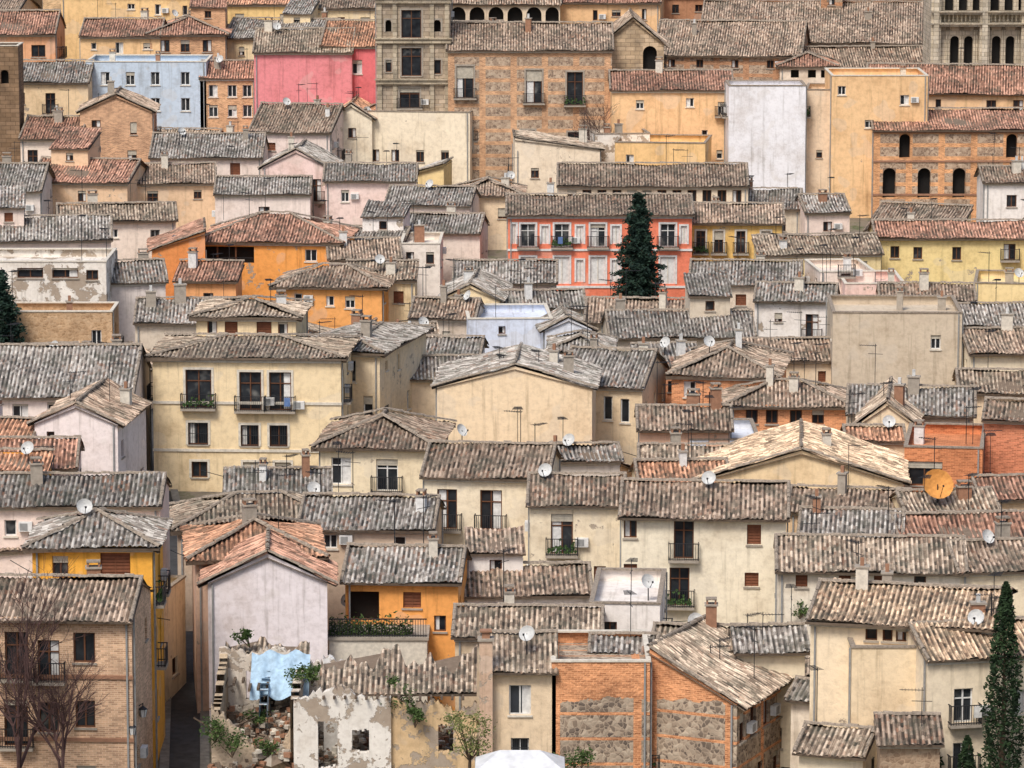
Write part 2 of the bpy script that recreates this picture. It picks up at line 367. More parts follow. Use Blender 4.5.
def dish(dm,x,y,z,r=.42,mt=DSH,az=None):
    az=R.uniform(-.9,.9) if az is None else az
    n=Vector((math.sin(az)*.85,-math.cos(az)*.85,.5)).normalized(); s=n.cross(Vector((0,0,1))).normalized(); up=s.cross(n)
    c=Vector((x,y,z))
    rings=[]
    for q,dq in ((.0,-.16),(.4,-.13),(.75,-.06),(1,0.02)):
        rings.append([c+(s*math.cos(k*math.pi/7)+up*math.sin(k*math.pi/7))*r*q+n*(dq*r/.42) for k in range(14)])
    for a,b in zip(rings[:-1],rings[1:]):
        for k in range(14):
            dm.poly([a[k],b[k],b[(k+1)%14],a[(k+1)%14]],mat=mt)
    fr=((x,y,0),(1,0,0),(0,-1,0))
    dm.box(fr,-.03,.03,z-1.1-r*.5,z-.05,-.2,-.14,IR)
    e=c+n*r*1.0-up*r*.5; b0=c-up*r*.9
    for p,q in ((b0,e),):
        w=Vector((.018,0,0)); h_=Vector((0,0,.018))
        dm.poly([p-w,p+w,q+w,q-w],mat=IR); dm.poly([p-h_,p+h_,q+h_,q-h_],mat=IR)
    dm.box(((e.x,e.y,0),(1,0,0),(0,-1,0)),-.05,.05,e.z-.05,e.z+.05,-.05,.05,IR)
TINT={'g':(.93,.97,1.02,1),'t':(1.14,1.04,.93,1),'b':(1.04,.90,.80,1),'o':(1.6,1.0,.74,1),'r':(1.25,.80,.66,1),'d':(.75,.75,.77,1),'p':(1.45,1.22,.98,1)}
FOOT=[]; EXPL=[]
def wallcol(c,sat=.9,gain=1.14):
    l=.25*c[0]+.6*c[1]+.15*c[2]
    q=[max(.01,(l+(x-l)*sat))*gain for x in c[:3]]; q=[q[0]*1.0,q[1]*.972,q[2]*.945]
    mx=max(q); k=min(1,.87/mx)
    return tuple(x*k for x in q)+(1,)
def B(name,x0,x1,yr,ye,yb,roof='gx',wall=C(238,222,180),tint='g',yaw=None,win=None,wm='stucco',d=None,yv=None,frm=None,trim=None,pitch=.36,side=True,ant=True,D=None,dens=.7,swin=None,corn=True,filler=False,chim=None,band=None,hut=None):
    if yaw is None: yaw=R.uniform(-11,8)
    if wm=='stucco' and R.random()<.22 and ant: wm='worn'
    D=D or Dof(yb); dyy=dy_(ye); s=F*dyy/D
    ya=math.radians(yaw); W=(x1-x0)/s/math.cos(ya)
    ze=zpix(ye,D); zb=terr(D)-4; tv=(HC-ze)/D
    hr=max(2,ye-yr)
    t=pitch
    if roof in('gx','hip'):
        a=hr/s/(t+tv); a=max(1.3,a)
        if d: a=d/2; t=max(.15,min(.6,hr/s/a-tv))
        dd=2*a
    elif roof=='shed': a=d or hr/s/(t+tv); dd=max(a,2); t=max(.1,hr/s/dd-tv) if d else t
    elif roof in('gy',): dd=d or 9; t=hr/s/(W/2)
    elif roof in('shedr','shedl'): dd=d or 8; t=hr/s/W
    else: dd=d or 8
    X=xpix((x0+x1)/2,ye,D)
    e=bpy.data.objects.new(name,None); bpy.context.collection.objects.link(e)
    e.location=(X,D,0); e.rotation_euler=(0,0,ya); e.empty_display_size=2
    wb=MB(); rb=MB(); dm=MB(); h2=W/2
    if win is None: fops=autowin(W,zb+4.5,ze-.2,dens)
    else:
        fops=[]
        for q in win:
            xc,yt,ww,hh,ty=q
            u=(xc-x0)/(x1-x0)*W; w=ww/s/2; fops.append((u-w,u+w,zpix(yt+hh,D),zpix(yt,D),ty))
    fm=frm if frm is not None else R.choice([WD,WD,WHT,WD])
    panel(wb,dm,((-h2,0,0),(1,0,0),(0,-1,0)),W,zb,ze,fops,fm,trim=trim)
    so=autowin(dd,zb+5,ze-.2,.5) if side and dd>3 else []
    lo=so if yaw>=-3 else []; ro=so if yaw<8 else []
    if swin is not None: ro=[(dd*a_,dd*a_+w_,ze-zt_-h_,ze-zt_,ty_) for a_,zt_,w_,h_,ty_ in swin]
    panel(wb,dm,((h2,0,0),(0,1,0),(1,0,0)),dd,zb,ze,ro,fm,uo=W)
    panel(wb,dm,((-h2,dd,0),(0,-1,0),(-1,0,0)),dd,zb,ze,[(dd-q[1],dd-q[0])+q[2:] for q in lo],fm,uo=-dd)
    panel(wb,dm,((h2,dd,0),(-1,0,0),(0,1,0)),W,zb,ze,[],fm,uo=2*W)
    oh=R.uniform(.35,.55); og=R.uniform(.12,.28)
    def tri(pts,uv): wb.poly(pts,uv)
    c=1/math.sqrt(1+t*t); sn=t*c; zr=ze
    if roof=='gx':
        zz=ze-oh*t+.12; run=(a+oh)/c; zr=ze+a*t
        patch(rb,(-h2-og,-oh,zz),(1,0,0),(0,c,sn),W+2*og,lambda u:run)
        patch(rb,(h2+og,dd+oh,zz),(-1,0,0),(0,-c,sn),W+2*og,lambda u:run)
        ridge(rb,(-h2-og,a,zr+.16),(h2+og,a,zr+.16))
        ridge(rb,(-h2-og+.1,-oh,zz+.04),(-h2-og+.1,a,zr+.16),.11); ridge(rb,(h2+og-.1,-oh,zz+.04),(h2+og-.1,a,zr+.16),.11)
        tri([(h2,0,ze),(h2,dd,ze),(h2,a,zr)],[(W,ze),(W+dd,ze),(W+a,zr)]); tri([(-h2,dd,ze),(-h2,0,ze),(-h2,a,zr)],[(-dd,ze),(0,ze),(-a,zr)])
    elif roof=='hip':
        zz=ze-oh*t+.12; rm=min(W,dd)/2+oh; zr=ze+(rm-oh)*t
        for o_,U_,V_,L_ in (((-h2-oh,-oh,zz),(1,0,0),(0,c,sn),W+2*oh),((h2+oh,-oh,zz),(0,1,0),(-c,0,sn),dd+2*oh),((h2+oh,dd+oh,zz),(-1,0,0),(0,-c,sn),W+2*oh),((-h2-oh,dd+oh,zz),(0,-1,0),(c,0,sn),dd+2*oh)):
            patch(rb,o_,U_,V_,L_,lambda u,L_=L_:max(0.001,min(rm,u,L_-u))/c)
        if W>=dd: A=(-h2+dd/2,dd/2,zr+.16);Bp=(h2-dd/2,dd/2,zr+.16); AA=[A,Bp,Bp,A]
        else: A=(0,h2,zr+.16);Bp=(0,dd-h2,zr+.16); AA=[A,A,Bp,Bp]
        ridge(rb,A,Bp)
        for q,cc in zip(((-h2-oh,-oh),(h2+oh,-oh),(h2+oh,dd+oh),(-h2-oh,dd+oh)),AA): ridge(rb,(q[0],q[1],zz+.06),cc)
    elif roof=='shed':
        zz=ze-oh*t+.12; zr=ze+dd*t; run=(dd+oh+.1)/c
        patch(rb,(-h2-og,-oh,zz),(1,0,0),(0,c,sn),W+2*og,lambda u:run); ridge(rb,(-h2-og,dd,zr+.14),(h2+og,dd,zr+.14))
        tri([(h2,0,ze),(h2,dd,ze),(h2,dd,zr)],[(W,ze),(W+dd,ze),(W+dd,zr)]); tri([(-h2,dd,ze),(-h2,0,ze),(-h2,dd,zr)],[(-dd,ze),(0,ze),(-dd,zr)])
        wb.poly([(h2,dd,ze),(-h2,dd,ze),(-h2,dd,zr),(h2,dd,zr)],[(0,0),(W,0),(W,zr-ze),(0,zr-ze)])
    elif roof=='gy':
        zr=ze+h2*t; zz=ze-oh*t+.12; run=(h2+oh)/c
        patch(rb,(-h2-oh,dd+og,zz),(0,-1,0),(c,0,sn),dd+2*og,lambda u:run); patch(rb,(h2+oh,-og,zz),(0,1,0),(-c,0,sn),dd+2*og,lambda u:run)
        ridge(rb,(0,-og,zr+.16),(0,dd+og,zr+.16)); ridge(rb,(-h2-oh,-og+.1,zz+.05),(0,-og+.1,zr+.14),.12); ridge(rb,(h2+oh,-og+.1,zz+.05),(0,-og+.1,zr+.14),.12)
        tri([(-h2,0,ze),(h2,0,ze),(0,0,zr)],[(0,ze),(W,ze),(W/2,zr)]); tri([(h2,dd,ze),(-h2,dd,ze),(0,dd,zr)],[(0,ze),(W,ze),(W/2,zr)])
    elif roof in('shedr','shedl'):
        zr=ze+W*t; zz=ze-oh*t+.12; run=(W+oh+.1)/c
        if roof=='shedr':
            patch(rb,(h2+oh,-og,zz),(0,1,0),(-c,0,sn),dd+2*og,lambda u:run); hx=-h2
            tri([(-h2,0,ze),(h2,0,ze),(-h2,0,zr)],[(0,ze),(W,ze),(0,zr)]); tri([(h2,dd,ze),(-h2,dd,ze),(-h2,dd,zr)],[(0,ze),(W,ze),(W,zr)])
            wb.poly([(-h2,dd,ze),(-h2,0,ze),(-h2,0,zr),(-h2,dd,zr)],[(-dd,ze),(0,ze),(0,zr),(-dd,zr)])
        else:
            patch(rb,(-h2-oh,dd+og,zz),(0,-1,0),(c,0,sn),dd+2*og,lambda u:run); hx=h2
            tri([(-h2,0,ze),(h2,0,ze),(h2,0,zr)],[(0,ze),(W,ze),(W,zr)]); tri([(h2,dd,ze),(-h2,dd,ze),(h2,dd,zr)],[(0,ze),(W,ze),(0,zr)])
            wb.poly([(h2,0,ze),(h2,dd,ze),(h2,dd,zr),(h2,0,zr)],[(W,ze),(W+dd,ze),(W+dd,zr),(W,zr)])
        ridge(rb,(hx,-og,zr+.12),(hx,dd+og,zr+.12)); ridge(rb,(-h2,-og+.1,(zr if hx<0 else ze)+.08),(h2,-og+.1,(ze if hx<0 else zr)+.08),.11)
    else:
        wb.poly([(-h2,0,ze-.6),(h2,0,ze-.6),(h2,dd,ze-.6),(-h2,dd,ze-.6)],[(0,0),(W,0),(W,dd),(0,dd)])
        fr=((0,0,0),(1,0,0),(0,-1,0)); cm=PL if R.random()<.6 else RDG
        for a0,a1,b0,b1 in ((-h2,h2,-.25,.06),(-h2,h2,-dd-.06,-dd+.25),(-h2-.06,-h2+.2,-dd+.253,-.253),(h2-.2,h2+.06,-dd+.253,-.253)):
            dm.box(fr,a0-(.06 if a0==-h2 else 0),a1+(.06 if a1==h2 else 0),ze+.002,ze+.1,b0,b1,cm)
        if W>4 and ant and filler and R.random()<.4:
            x_=-h2+.6; k=x_
            dm.box(WF,x_,h2-.6,ze+.95,ze+.97,-2.01,-1.99,IR); dm.box(WF,x_-.03,x_,ze-.6,ze+1,-2.02,-1.98,IR); dm.box(WF,h2-.6,h2-.57,ze-.6,ze+1,-2.02,-1.98,IR)
            while k<h2-1.2: w=R.uniform(.3,.7); dm.box(WF,k,k+w,ze+.95-R.uniform(.5,.9),ze+.948,-2.03,-1.97,R.choice([BLU,WHT,WHT,BL,BL])); k+=w+R.uniform(.1,.8)
    if hut is None: hut=roof in('gx','hip') and W>6.5 and dd>5 and ant and side and R.random()<.36
    if hut:
        hw_=R.uniform(1.1,1.9); cx=R.uniform(-h2*.55,h2*.55); y0=dd*R.uniform(.3,.45); y1=dd*.9; zt=zr+R.uniform(.55,1.3)
        panel(wb,dm,((cx-hw_,y0,0),(1,0,0),(0,-1,0)),2*hw_,ze,zt,[(hw_-.35,hw_+.35,zt-1.05,zt-.3,R.choice('wwsr'))],fm)
        panel(wb,dm,((cx+hw_,y0,0),(0,1,0),(1,0,0)),y1-y0,ze,zt,[],fm,uo=5); panel(wb,dm,((cx-hw_,y1,0),(0,-1,0),(-1,0,0)),y1-y0,ze,zt,[],fm,uo=9)
        panel(wb,dm,((cx+hw_,y1,0),(-1,0,0),(0,1,0)),2*hw_,ze,zt,[],fm,uo=13)
        c3=1/math.sqrt(1+.09); rr=(y1-y0+.5)/c3; zh=zt+.1
        patch(rb,(cx-hw_-.15,y0-.3,zh),(1,0,0),(0,c3,.3*c3),2*hw_+.3,lambda u:rr)
        zq=zt+(y1-y0)*.3
        for sg in (1,-1):
            q=[(cx+sg*hw_,y0,zt),(cx+sg*hw_,y1,zt),(cx+sg*hw_,y1,zq)]; wb.poly(q[::sg],[(0,0),(1,0),(1,1)])
        wb.poly([(cx+hw_,y1,zt),(cx-hw_,y1,zt),(cx-hw_,y1,zq),(cx+hw_,y1,zq)],[(0,0)]*4)
    if corn and roof in('gx','hip','shed'):
        dm.box(WF,-h2-.05,h2+.05,ze-.3,ze-.14,.003,.14,PL if band is None else band)
    if band is not None:
        zt=ze-3.1
        while zt>zb+4: dm.box(WF,-h2-.04,h2+.04,zt,zt+.18,.003,.09,band); zt-=3.2
    nc=(R.choice([0,1,1,2]) if W>5 else R.choice([0,0,1])) if chim is None else chim
    for _ in range(nc):
        cx=R.uniform(-h2*.8,h2*.8); cy=R.uniform(dd*.3,dd*.8)
        if roof=='flat': zz_=ze-.5
        elif roof in('gx','hip'): zz_=ze+t*min(cy,dd-cy,(min(h2-abs(cx),99) if roof=='hip' else 99))
        elif roof=='shed': zz_=ze+t*cy
        elif roof=='gy': zz_=ze+t*(h2-abs(cx))
        else: zz_=ze+t*((h2-cx) if roof=='shedr' else (h2+cx))
        chimney(dm,cx,cy,zz_)
    if ant:
        for _ in range(R.choice([0,1,1,2,3]) if W>4 else R.choice([0,1,1])):
            antenna(dm,R.uniform(-h2*.8,h2*.8),dd/2,zr if roof in('gx','hip') else ze)
        if R.random()<.26: dish(dm,R.uniform(-h2*.7,h2*.7),dd*.4,(zr if roof in('gx','hip','shed') else ze)+.5)
    w_=wb.obj('walls',[M[wm]],e); w_.color=wallcol(wall)
    if rb.v:
        r_=rb.obj('tiled_roof',[M['tile'],DM[EAV],DM[RDG]],e)
        tc=TINT[tint]; j=R.uniform(.78,1.2); r_.color=(tc[0]*j,tc[1]*j,tc[2]*j,1)
    dm.obj('windows_and_details',DM,e)
    FOOT.append((X-h2*abs(math.cos(ya))-.2-dd*abs(math.sin(ya))*.5,X+h2*abs(math.cos(ya))+dd*.5*abs(math.sin(ya)),D-.3,D+dd+.3))
    if not filler: EXPL.append((x0,x1,D,yv if yv else ye+.8*(yb-ye)))
    return e,dict(W=W,d=dd,ze=ze,zr=zr,D=D,s=s,X=X)
CR=C(250,236,206);YC=C(244,222,178);WH=C(238,233,228);OR=C(232,150,55);BG=C(222,200,168);PK=C(214,130,125);GY=C(165,155,142);YE=C(242,205,115);BRC=C(190,125,85);SA=C(196,168,128);TN=C(220,190,150);PW=C(240,220,208)
# ================================================================= FOREGROUND
B('brick_house',-70,132,578,617,815,'gx',C(214,180,150),'b',wm='brick',yaw=-3,frm=WD,win=[(84,632,22,30,'w'),(16,632,24,46,'b'),(48,640,22,40,'b'),(84,700,20,27,'w'),(14,700,24,46,'b'),(47,702,20,30,'w'),(84,765,20,30,'w')],band=BRK,yv=768,hut=False)
B('yellow_stucco_house',32,152,512,546,770,'hip',C(246,178,44),'g',yaw=0,frm=WD,win=[(115,553,30,30,'s'),(60,556,16,22,'w')],swin=[(.1,1.2,.9,2,'b'),(.55,1.2,.9,2,'b'),(.2,4.6,.9,2,'b'),(.6,4.6,.9,1.5,'w'),(.2,8,.9,1.5,'w')],yv=768,chim=0,hut=False)
B('white_stucco_house',-50,160,476,505,690,'gx',PW,'g',yaw=0,win=[(52,516,18,12,'w'),(100,516,10,10,'w'),(10,520,12,16,'w')],yv=540,hut=False)
B('stucco_house',-50,28,535,550,690,'shed',BG,'b',yaw=5)
B('stucco_house',-50,75,440,468,600,'gx',C(226,206,198),'r')
B('yellow_house',-30,45,455,470,610,'shed',C(235,165,60),'o',yv=500)
B('tan_stucco_house',196,318,514,556,712,'hip',C(210,178,155),'o',yaw=6,win=[],side=False,chim=1,yv=640)
B('white_gabled_house',208,327,553,582,735,'gy',C(232,226,230),'r',yaw=3,win=[],side=False,d=5.5,yv=660,chim=0,ant=False)
B('orange_terrace_house',345,458,548,580,712,'gx',C(238,162,75),'g',yaw=-4,win=[(412,592,18,16,'s'),(362,592,34,30,'k'),(440,615,12,16,'w')],yv=655,chim=1,hut=False)
B('beige_house',486,556,634,669,800,'shed',C(220,198,165),'t',yaw=0,win=[(520,685,22,30,'w'),(520,738,18,20,'j')],yv=768,chim=0)
B('beige_house',455,600,608,636,760,'gx',C(205,185,155),'t',yaw=-2,win=[],chim=1,yv=650,hut=False)
B('stucco_house',592,655,638,652,775,'gx',C(214,196,170),'g',yaw=-3,win=[],hut=False)
B('stone_and_brick_house',552,650,652,662,800,'flat',C(222,158,112),'g',wm='stonebrick',yaw=0,win=[],d=7,chim=0,ant=False,yv=768)
hb=B('stone_and_brick_house',650,736,652,700,800,'shedr',C(222,158,112),'t',wm='stonebrick',yaw=-24,win=[],d=7.6,swin=[(.05,.6,.8,1.5,'w'),(.25,.6,.8,1.5,'w'),(.5,.7,.8,1.3,'w'),(.75,.7,.8,1.3,'w'),(.1,3.7,.8,2,'b'),(.4,3.7,.8,1.4,'w'),(.7,3.7,.8,2,'b')],yv=768,chim=0)
B('white_stucco_house',792,850,684,700,790,'gx',C(228,216,198),'g',yaw=-24,chim=0)
B('cream_house',800,862,728,752,840,'gx',CR,'t',yaw=-18,hut=False)
B('beige_apartment_block',852,926,640,648,812,'flat',C(240,218,180),'t',wm='smooth',win=[],d=7,yv=768,ant=False,chim=0,yaw=0)
B('beige_apartment_block',812,995,586,624,800,'gx',C(240,222,190),'p',win=[(872,628,12,14,'w'),(888,628,10,14,'w'),(903,628,14,14,'r'),(924,628,18,15,'s')],d=9,yaw=-12,yv=768,hut=False)
B('beige_apartment_block',926,1100,622,655,820,'gx',C(240,225,196),'p',win=[(963,686,20,34,'b'),(963,740,20,30,'b'),(1020,690,14,24,'w')],yaw=12,yv=768,frm=WHT,hut=False)
B('stone_house',880,940,735,742,860,'shed',C(160,130,100),'b',wm='stone')
EXPL.append((205,486,Dof(805),768)); FOOT.append(((205-512)/F*Dof(805),(486-512)/F*Dof(805),Dof(805)-2,Dof(805)+9))
# ================================================================= SECOND TIER
B('cream_house',424,546,445,477,618,'gx',CR,'b',yaw=-7,frm=WD,win=[(447,490,20,40,'b'),(491,490,22,40,'b'),(440,546,14,14,'w'),(479,546,16,14,'s'),(500,546,16,14,'s')],yv=600,swin=[],hut=False)
B('cream_house',530,622,476,504,640,'gx',CR,'b',yaw=-2,frm=WD,win=[(562,514,22,40,'b'),(600,566,12,20,'s')],yv=615,hut=False)
B('cream_house',622,786,483,516,650,'gx',C(254,244,218),'b',yaw=-4,frm=WD,win=[(630,519,14,20,'w'),(684,519,20,40,'b'),(754,524,14,20,'s'),(630,565,15,20,'s'),(680,568,20,38,'b'),(752,572,14,14,'s')],swin=[(.3,.8,.8,1.2,'w')],yv=628,chim=0,hut=False)
B('white_stucco_house',462,590,566,594,690,'gx',WH,'b',yv=610)
B('white_garden_house',590,660,596,604,740,'flat',WH,'g',yaw=-4,win=[(610,622,14,14,'w')],d=9,yv=650)
B('white_stucco_house',655,760,628,648,770,'gx',C(230,220,204),'t',win=[(690,655,12,14,'w')],yv=668,yaw=-8,hut=False)
B('white_stucco_house',738,805,628,650,775,'shed',CR,'g')
B('white_stucco_house',778,965,538,570,690,'gx',C(246,237,218),'t',yaw=-3,win=[(802,574,12,14,'s'),(845,574,12,14,'s'),(880,572,12,14,'s'),(920,575,12,14,'w')],yv=610)
B('white_stucco_house',960,1060,542,570,690,'gx',CR,'b')
B('beige_house',800,900,511,540,660,'gx',BG,'g',yv=560,yaw=-7)
B('beige_house',900,1040,515,540,660,'gx',CR,'r',yaw=5)
B('beige_house',178,345,494,528,630,'hip',C(206,184,160),'t',yaw=5,win=[],yv=545,hut=False)
B('beige_house',300,432,497,528,650,'gx',C(206,184,160),'g',yaw=-4,win=[(330,535,14,14,'w'),(400,536,12,12,'w')],yv=560)
B('pink_house',225,330,470,492,600,'shed',PW,'g')
B('cream_house',320,432,408,446,560,'hip',C(248,232,196),'b',frm=WHT,win=[(341,458,20,27,'w'),(387,459,22,32,'b')],yaw=-5,yv=500,hut=False)
B('ochre_wall_house',640,778,447,466,560,'gx',TN,'t',yaw=-2)
B('tan_stucco_house',700,902,450,482,590,'gy',C(236,210,165),'p',yaw=-4,d=10,yv=500)
B('tan_stucco_house',640,730,462,484,588,'gx',C(236,210,165),'o',yaw=4,yv=490)
B('tan_stucco_house',790,905,490,512,610,'gx',TN,'b',yaw=-9)
B('brick_house',905,982,440,448,560,'flat',C(216,140,92),'o',wm='brick',win=[(925,462,36,24,'w')],yv=500,d=9,yaw=-8)
B('brick_house',980,1060,478,498,600,'gx',BG,'r')
B('tan_stucco_house',905,1000,492,512,620,'gx',YC,'t')
# ================================================================= BIG CREAM HOUSE
B('cream_mansion',152,341,337,358,492,'hip',C(255,232,186),'t',frm=WD,trim=PL,d=9,win=[(198,370,26,38,'b'),(250,372,22,38,'b'),(280,372,22,38,'b'),(197,423,20,22,'j'),(249,425,18,21,'j'),(278,425,18,21,'j'),(198,462,16,16,'w'),(250,462,16,16,'w'),(282,462,16,16,'w')],yv=492,chim=0,ant=False,band=PL,yaw=-3)
B('cream_mansion',196,296,299,317,470,'hip',C(255,232,186),'t',frm=SHT,yaw=-3,win=[(212,321,10,14,'w'),(231,320,13,17,'s'),(264,320,15,17,'s'),(283,321,10,14,'w')],d=7,yv=340,chim=1,hut=False)
B('cream_mansion',310,380,322,352,470,'hip',C(250,228,188),'g',win=[(350,360,12,22,'w'),(368,395,10,22,'w')],yaw=-14,d=12,yv=460,chim=1,hut=False)
B('stucco_house',-60,132,346,396,520,'gx',C(232,220,212),'g',yaw=0,win=[(55,402,16,16,'w'),(20,404,16,16,'w')],yv=440,hut=False)
B('white_stucco_house',34,118,404,424,560,'gy',C(238,228,226),'b',win=[(72,455,12,14,'s'),(50,432,8,8,'w')],yv=470,yaw=-6)
B('stucco_house',-60,32,420,440,560,'gx',PW,'o')
B('beige_blank_wall_house',437,592,366,388,495,'gy',C(244,220,182),'g',wm='smooth',win=[],yaw=-3,yv=448,side=False,d=9)
B('beige_house',560,642,350,386,470,'gx',C(228,206,170),'g',yaw=-12,win=[(608,396,9,24,'w'),(625,398,9,24,'w')],hut=False)
B('beige_house',372,480,358,378,450,'gx',BG,'g',yaw=3,win=[(400,390,22,24,'s')])
B('stucco_house',378,478,338,356,430,'gx',WH,'g')
B('beige_house',555,620,446,460,560,'gx',C(205,196,185),'g')
B('brick_house',672,775,337,376,462,'hip',C(224,158,112),'b',wm='brick',yaw=-8,win=[(690,382,12,16,'w'),(755,392,14,18,'w'),(715,392,12,16,'s')],yv=432,hut=False)
B('brick_house',730,846,382,405,478,'hip',C(224,158,112),'b',wm='brick',yaw=-3,win=[(752,410,12,14,'w'),(772,410,12,14,'w'),(796,410,12,14,'w'),(818,410,12,14,'w')],yv=438,hut=False)
B('stucco_house',640,700,345,366,440,'shed',C(222,158,118),'g',yv=400)
B('grey_rendered_house',833,962,305,313,425,'flat',C(196,182,160),'g',wm='smooth',win=[(936,335,10,14,'w')],yv=390,chim=2,d=9,yaw=-2)
B('stucco_house',850,972,388,414,500,'gx',C(218,202,178),'g',yaw=-6)
B('stucco_house',862,912,402,422,520,'gy',C(232,212,178),'t')
B('brick_house',846,905,428,440,540,'gx',TN,'o')
B('stucco_house',970,1060,330,352,430,'gx',CR,'b'); B('stucco_house',960,1060,372,392,470,'gx',BG,'t'); B('ochre_house',985,1060,402,420,540,'gx',C(215,138,102),'b',wm='brick')
B('stucco_house',690,760,420,440,520,'flat',C(210,218,230),'t',win=[(712,440,12,14,'w')])
B('stucco_house',640,730,408,428,520,'gx',C(222,180,150),'b')
# ================================================================= MIDDLE
B('orange_house',196,340,214,242,318,'hip',C(234,158,70),'r',yaw=-5,win=[(226,247,56,17,'k'),(311,249,12,12,'w')],yv=290,hut=False)
B('orange_house',152,205,232,250,330,'shedl',C(234,150,76),'r',win=[],yv=285)
B('orange_house',276,382,266,286,352,'hip',C(234,164,86),'b',yaw=-6,win=[(298,294,8,10,'w'),(350,296,10,12,'w'),(330,296,8,10,'w')],yv=328)
B('orange_house',176,236,262,280,340,'shed',C(230,165,105),'r')
B('white_gallery_house',-40,106,250,262,380,'flat',C(226,222,214),'g',yaw=0,win=[(30,268,26,10,'w'),(65,268,26,10,'w'),(92,270,12,10,'w')],yv=312,wm='peel')
B('stone_wall_house',-50,112,302,312,400,'flat',C(208,165,112),'t',yaw=0,wm='stone',win=[(96,330,10,16,'w')],yv=345,d=5)
B('stucco_house',-60,110,218,240,350,'gx',PW,'g')
B('stucco_house',100,165,262,282,372,'gx',C(214,204,198),'g',yaw=10)
B('stucco_house',135,240,300,322,400,'gx',C(204,192,174),'g')
B('white_house',400,440,232,244,312,'flat',C(242,233,222),'g',win=[(410,252,8,12,'w'),(430,252,8,12,'w')],yv=288)
B('stucco_house',300,402,228,244,300,'gx',WH,'g'); B('beige_house',345,415,262,280,345,'shed',YC,'t')
B('stucco_house',455,555,262,282,340,'gx',C(214,194,182),'g'); B('light_blue_house',468,552,310,319,384,'flat',C(208,219,238),'g',win=[(502,326,7,8,'w')],yv=355)
B('light_blue_house',545,592,318,330,390,'gy',C(212,220,234),'g',d=6); B('stucco_house',550,610,330,352,420,'hip',C(190,180,166),'g')
B('stucco_house',585,690,300,322,385,'gx',C(214,204,186),'b'); B('stucco_house',610,755,312,336,398,'gx',C(204,192,172),'g',yv=352)
B('stucco_house',690,800,262,284,345,'gx',C(214,198,178),'g'); B('stucco_house',745,842,340,360,420,'gx',BG,'b')
B('stucco_house',755,835,285,300,370,'gx',WH,'g'); B('stucco_house',410,475,300,318,378,'gx',C(196,182,166),'b')
B('stucco_house',440,500,285,300,365,'gy',YC,'g'); B('stucco_house',505,585,292,308,362,'gx',BG,'g'); B('stucco_house',380,440,325,345,405,'shed',WH,'t')
B('painted_red_townhouse',508,692,196,215,308,'gx',C(238,130,96),'b',frm=WHT,trim=WHT,band=WHT,d=9,yaw=0,hut=False,win=[(x,y,15,h,t) for x in(528,562,598,668) for y,h,t in((224,23,'b'),(257,27,'p'))]+[(520-6,224,4,20,'p'),(545,226,7,18,'p'),(580,226,7,18,'p'),(616,226,8,18,'p'),(545,260,7,22,'p'),(580,260,7,22,'p'),(616,260,8,22,'p'),(684,226,6,18,'p')],yv=304)
B('ochre_townhouse',690,782,205,222,300,'gx',C(238,196,110),'b',frm=WD,yaw=-2,hut=False,win=[(x,231,9,22,'b') for x in(701,719,741,766)],trim=PL,yv=264)
B('cream_long_house',558,748,165,186,262,'gx',C(236,218,190),'b',frm=WD,yaw=-1,hut=False,win=[(x,190,9,13,'w') for x in range(572,745,15)],d=8,yv=210)
B('yellow_house',876,1060,222,237,312,'gx',C(252,228,156),'r',frm=WD,yaw=1,hut=False,win=[(895,246,9,12,'w'),(918,247,9,12,'w'),(957,247,9,13,'w'),(1010,244,12,16,'b')],yv=280)
B('yellow_house',760,882,236,254,322,'shed',C(250,228,168),'t',yv=284); B('pink_house',845,905,268,284,352,'flat',C(228,196,186),'g')
B('white_house',820,875,255,272,345,'flat',C(234,220,208),'g',win=[(846,262,10,14,'b')])
B('yellow_house',975,1060,272,284,352,'flat',C(250,226,165),'g',win=[])
B('stucco_house',880,975,285,300,362,'gx',YC,'b'); B('stucco_house',960,1060,305,325,390,'gx',BG,'g')
B('stucco_house',805,850,196,212,268,'gx',PW,'g'); B('stucco_house',735,800,190,208,262,'gx',C(204,192,172),'g')
B('stucco_house',390,480,215,232,290,'gx',C(222,211,200),'g'); B('stucco_house',455,520,178,195,250,'hip',BG,'b')
B('stucco_house',385,470,188,205,262,'gx',PW,'g'); B('stucco_house',330,400,240,258,322,'gx',PW,'b')
B('stucco_house',30,128,160,182,252,'gx',C(222,188,152),'r'); B('stucco_house',60,175,205,220,300,'gx',C(230,215,200),'t')
B('stucco_house',130,215,165,183,245,'gx',C(224,192,156),'b'); B('stucco_house',215,310,178,194,255,'gx',C(230,215,206),'g')
B('pink_house',325,415,165,180,250,'gx',C(242,218,210),'g',win=[(345,190,8,12,'w'),(368,208,9,13,'s'),(395,192,8,10,'w')],yv=228,hut=False)
B('white_house',360,470,105,112,190,'flat',C(248,234,206),'g',yaw=-8,win=[(x,150,8,12,'w') for x in(375,395,420,445)]+[(352,118,8,10,'w')],yv=170)
B('stucco_house',150,262,135,157,225,'gx',C(230,216,206),'g',hut=False,win=[(175,165,8,10,'w'),(205,165,8,12,'b'),(235,163,10,12,'s')]); B('pink_house',262,330,150,168,240,'gy',C(230,204,197),'g',d=8)
B('stucco_house',250,330,105,132,205,'gx',C(230,212,204),'b'); B('white_house',330,372,104,118,190,'gy',C(248,236,210),'o',d=8,win=[(352,128,8,10,'w')])
B('stucco_house',20,80,118,138,205,'gx',C(240,222,205),'r'); B('stucco_house',-30,40,165,190,270,'gx',C(214,204,196),'g')
B('brick_house',80,152,95,112,200,'gy',C(210,168,134),'b',d=8,wm='brick')
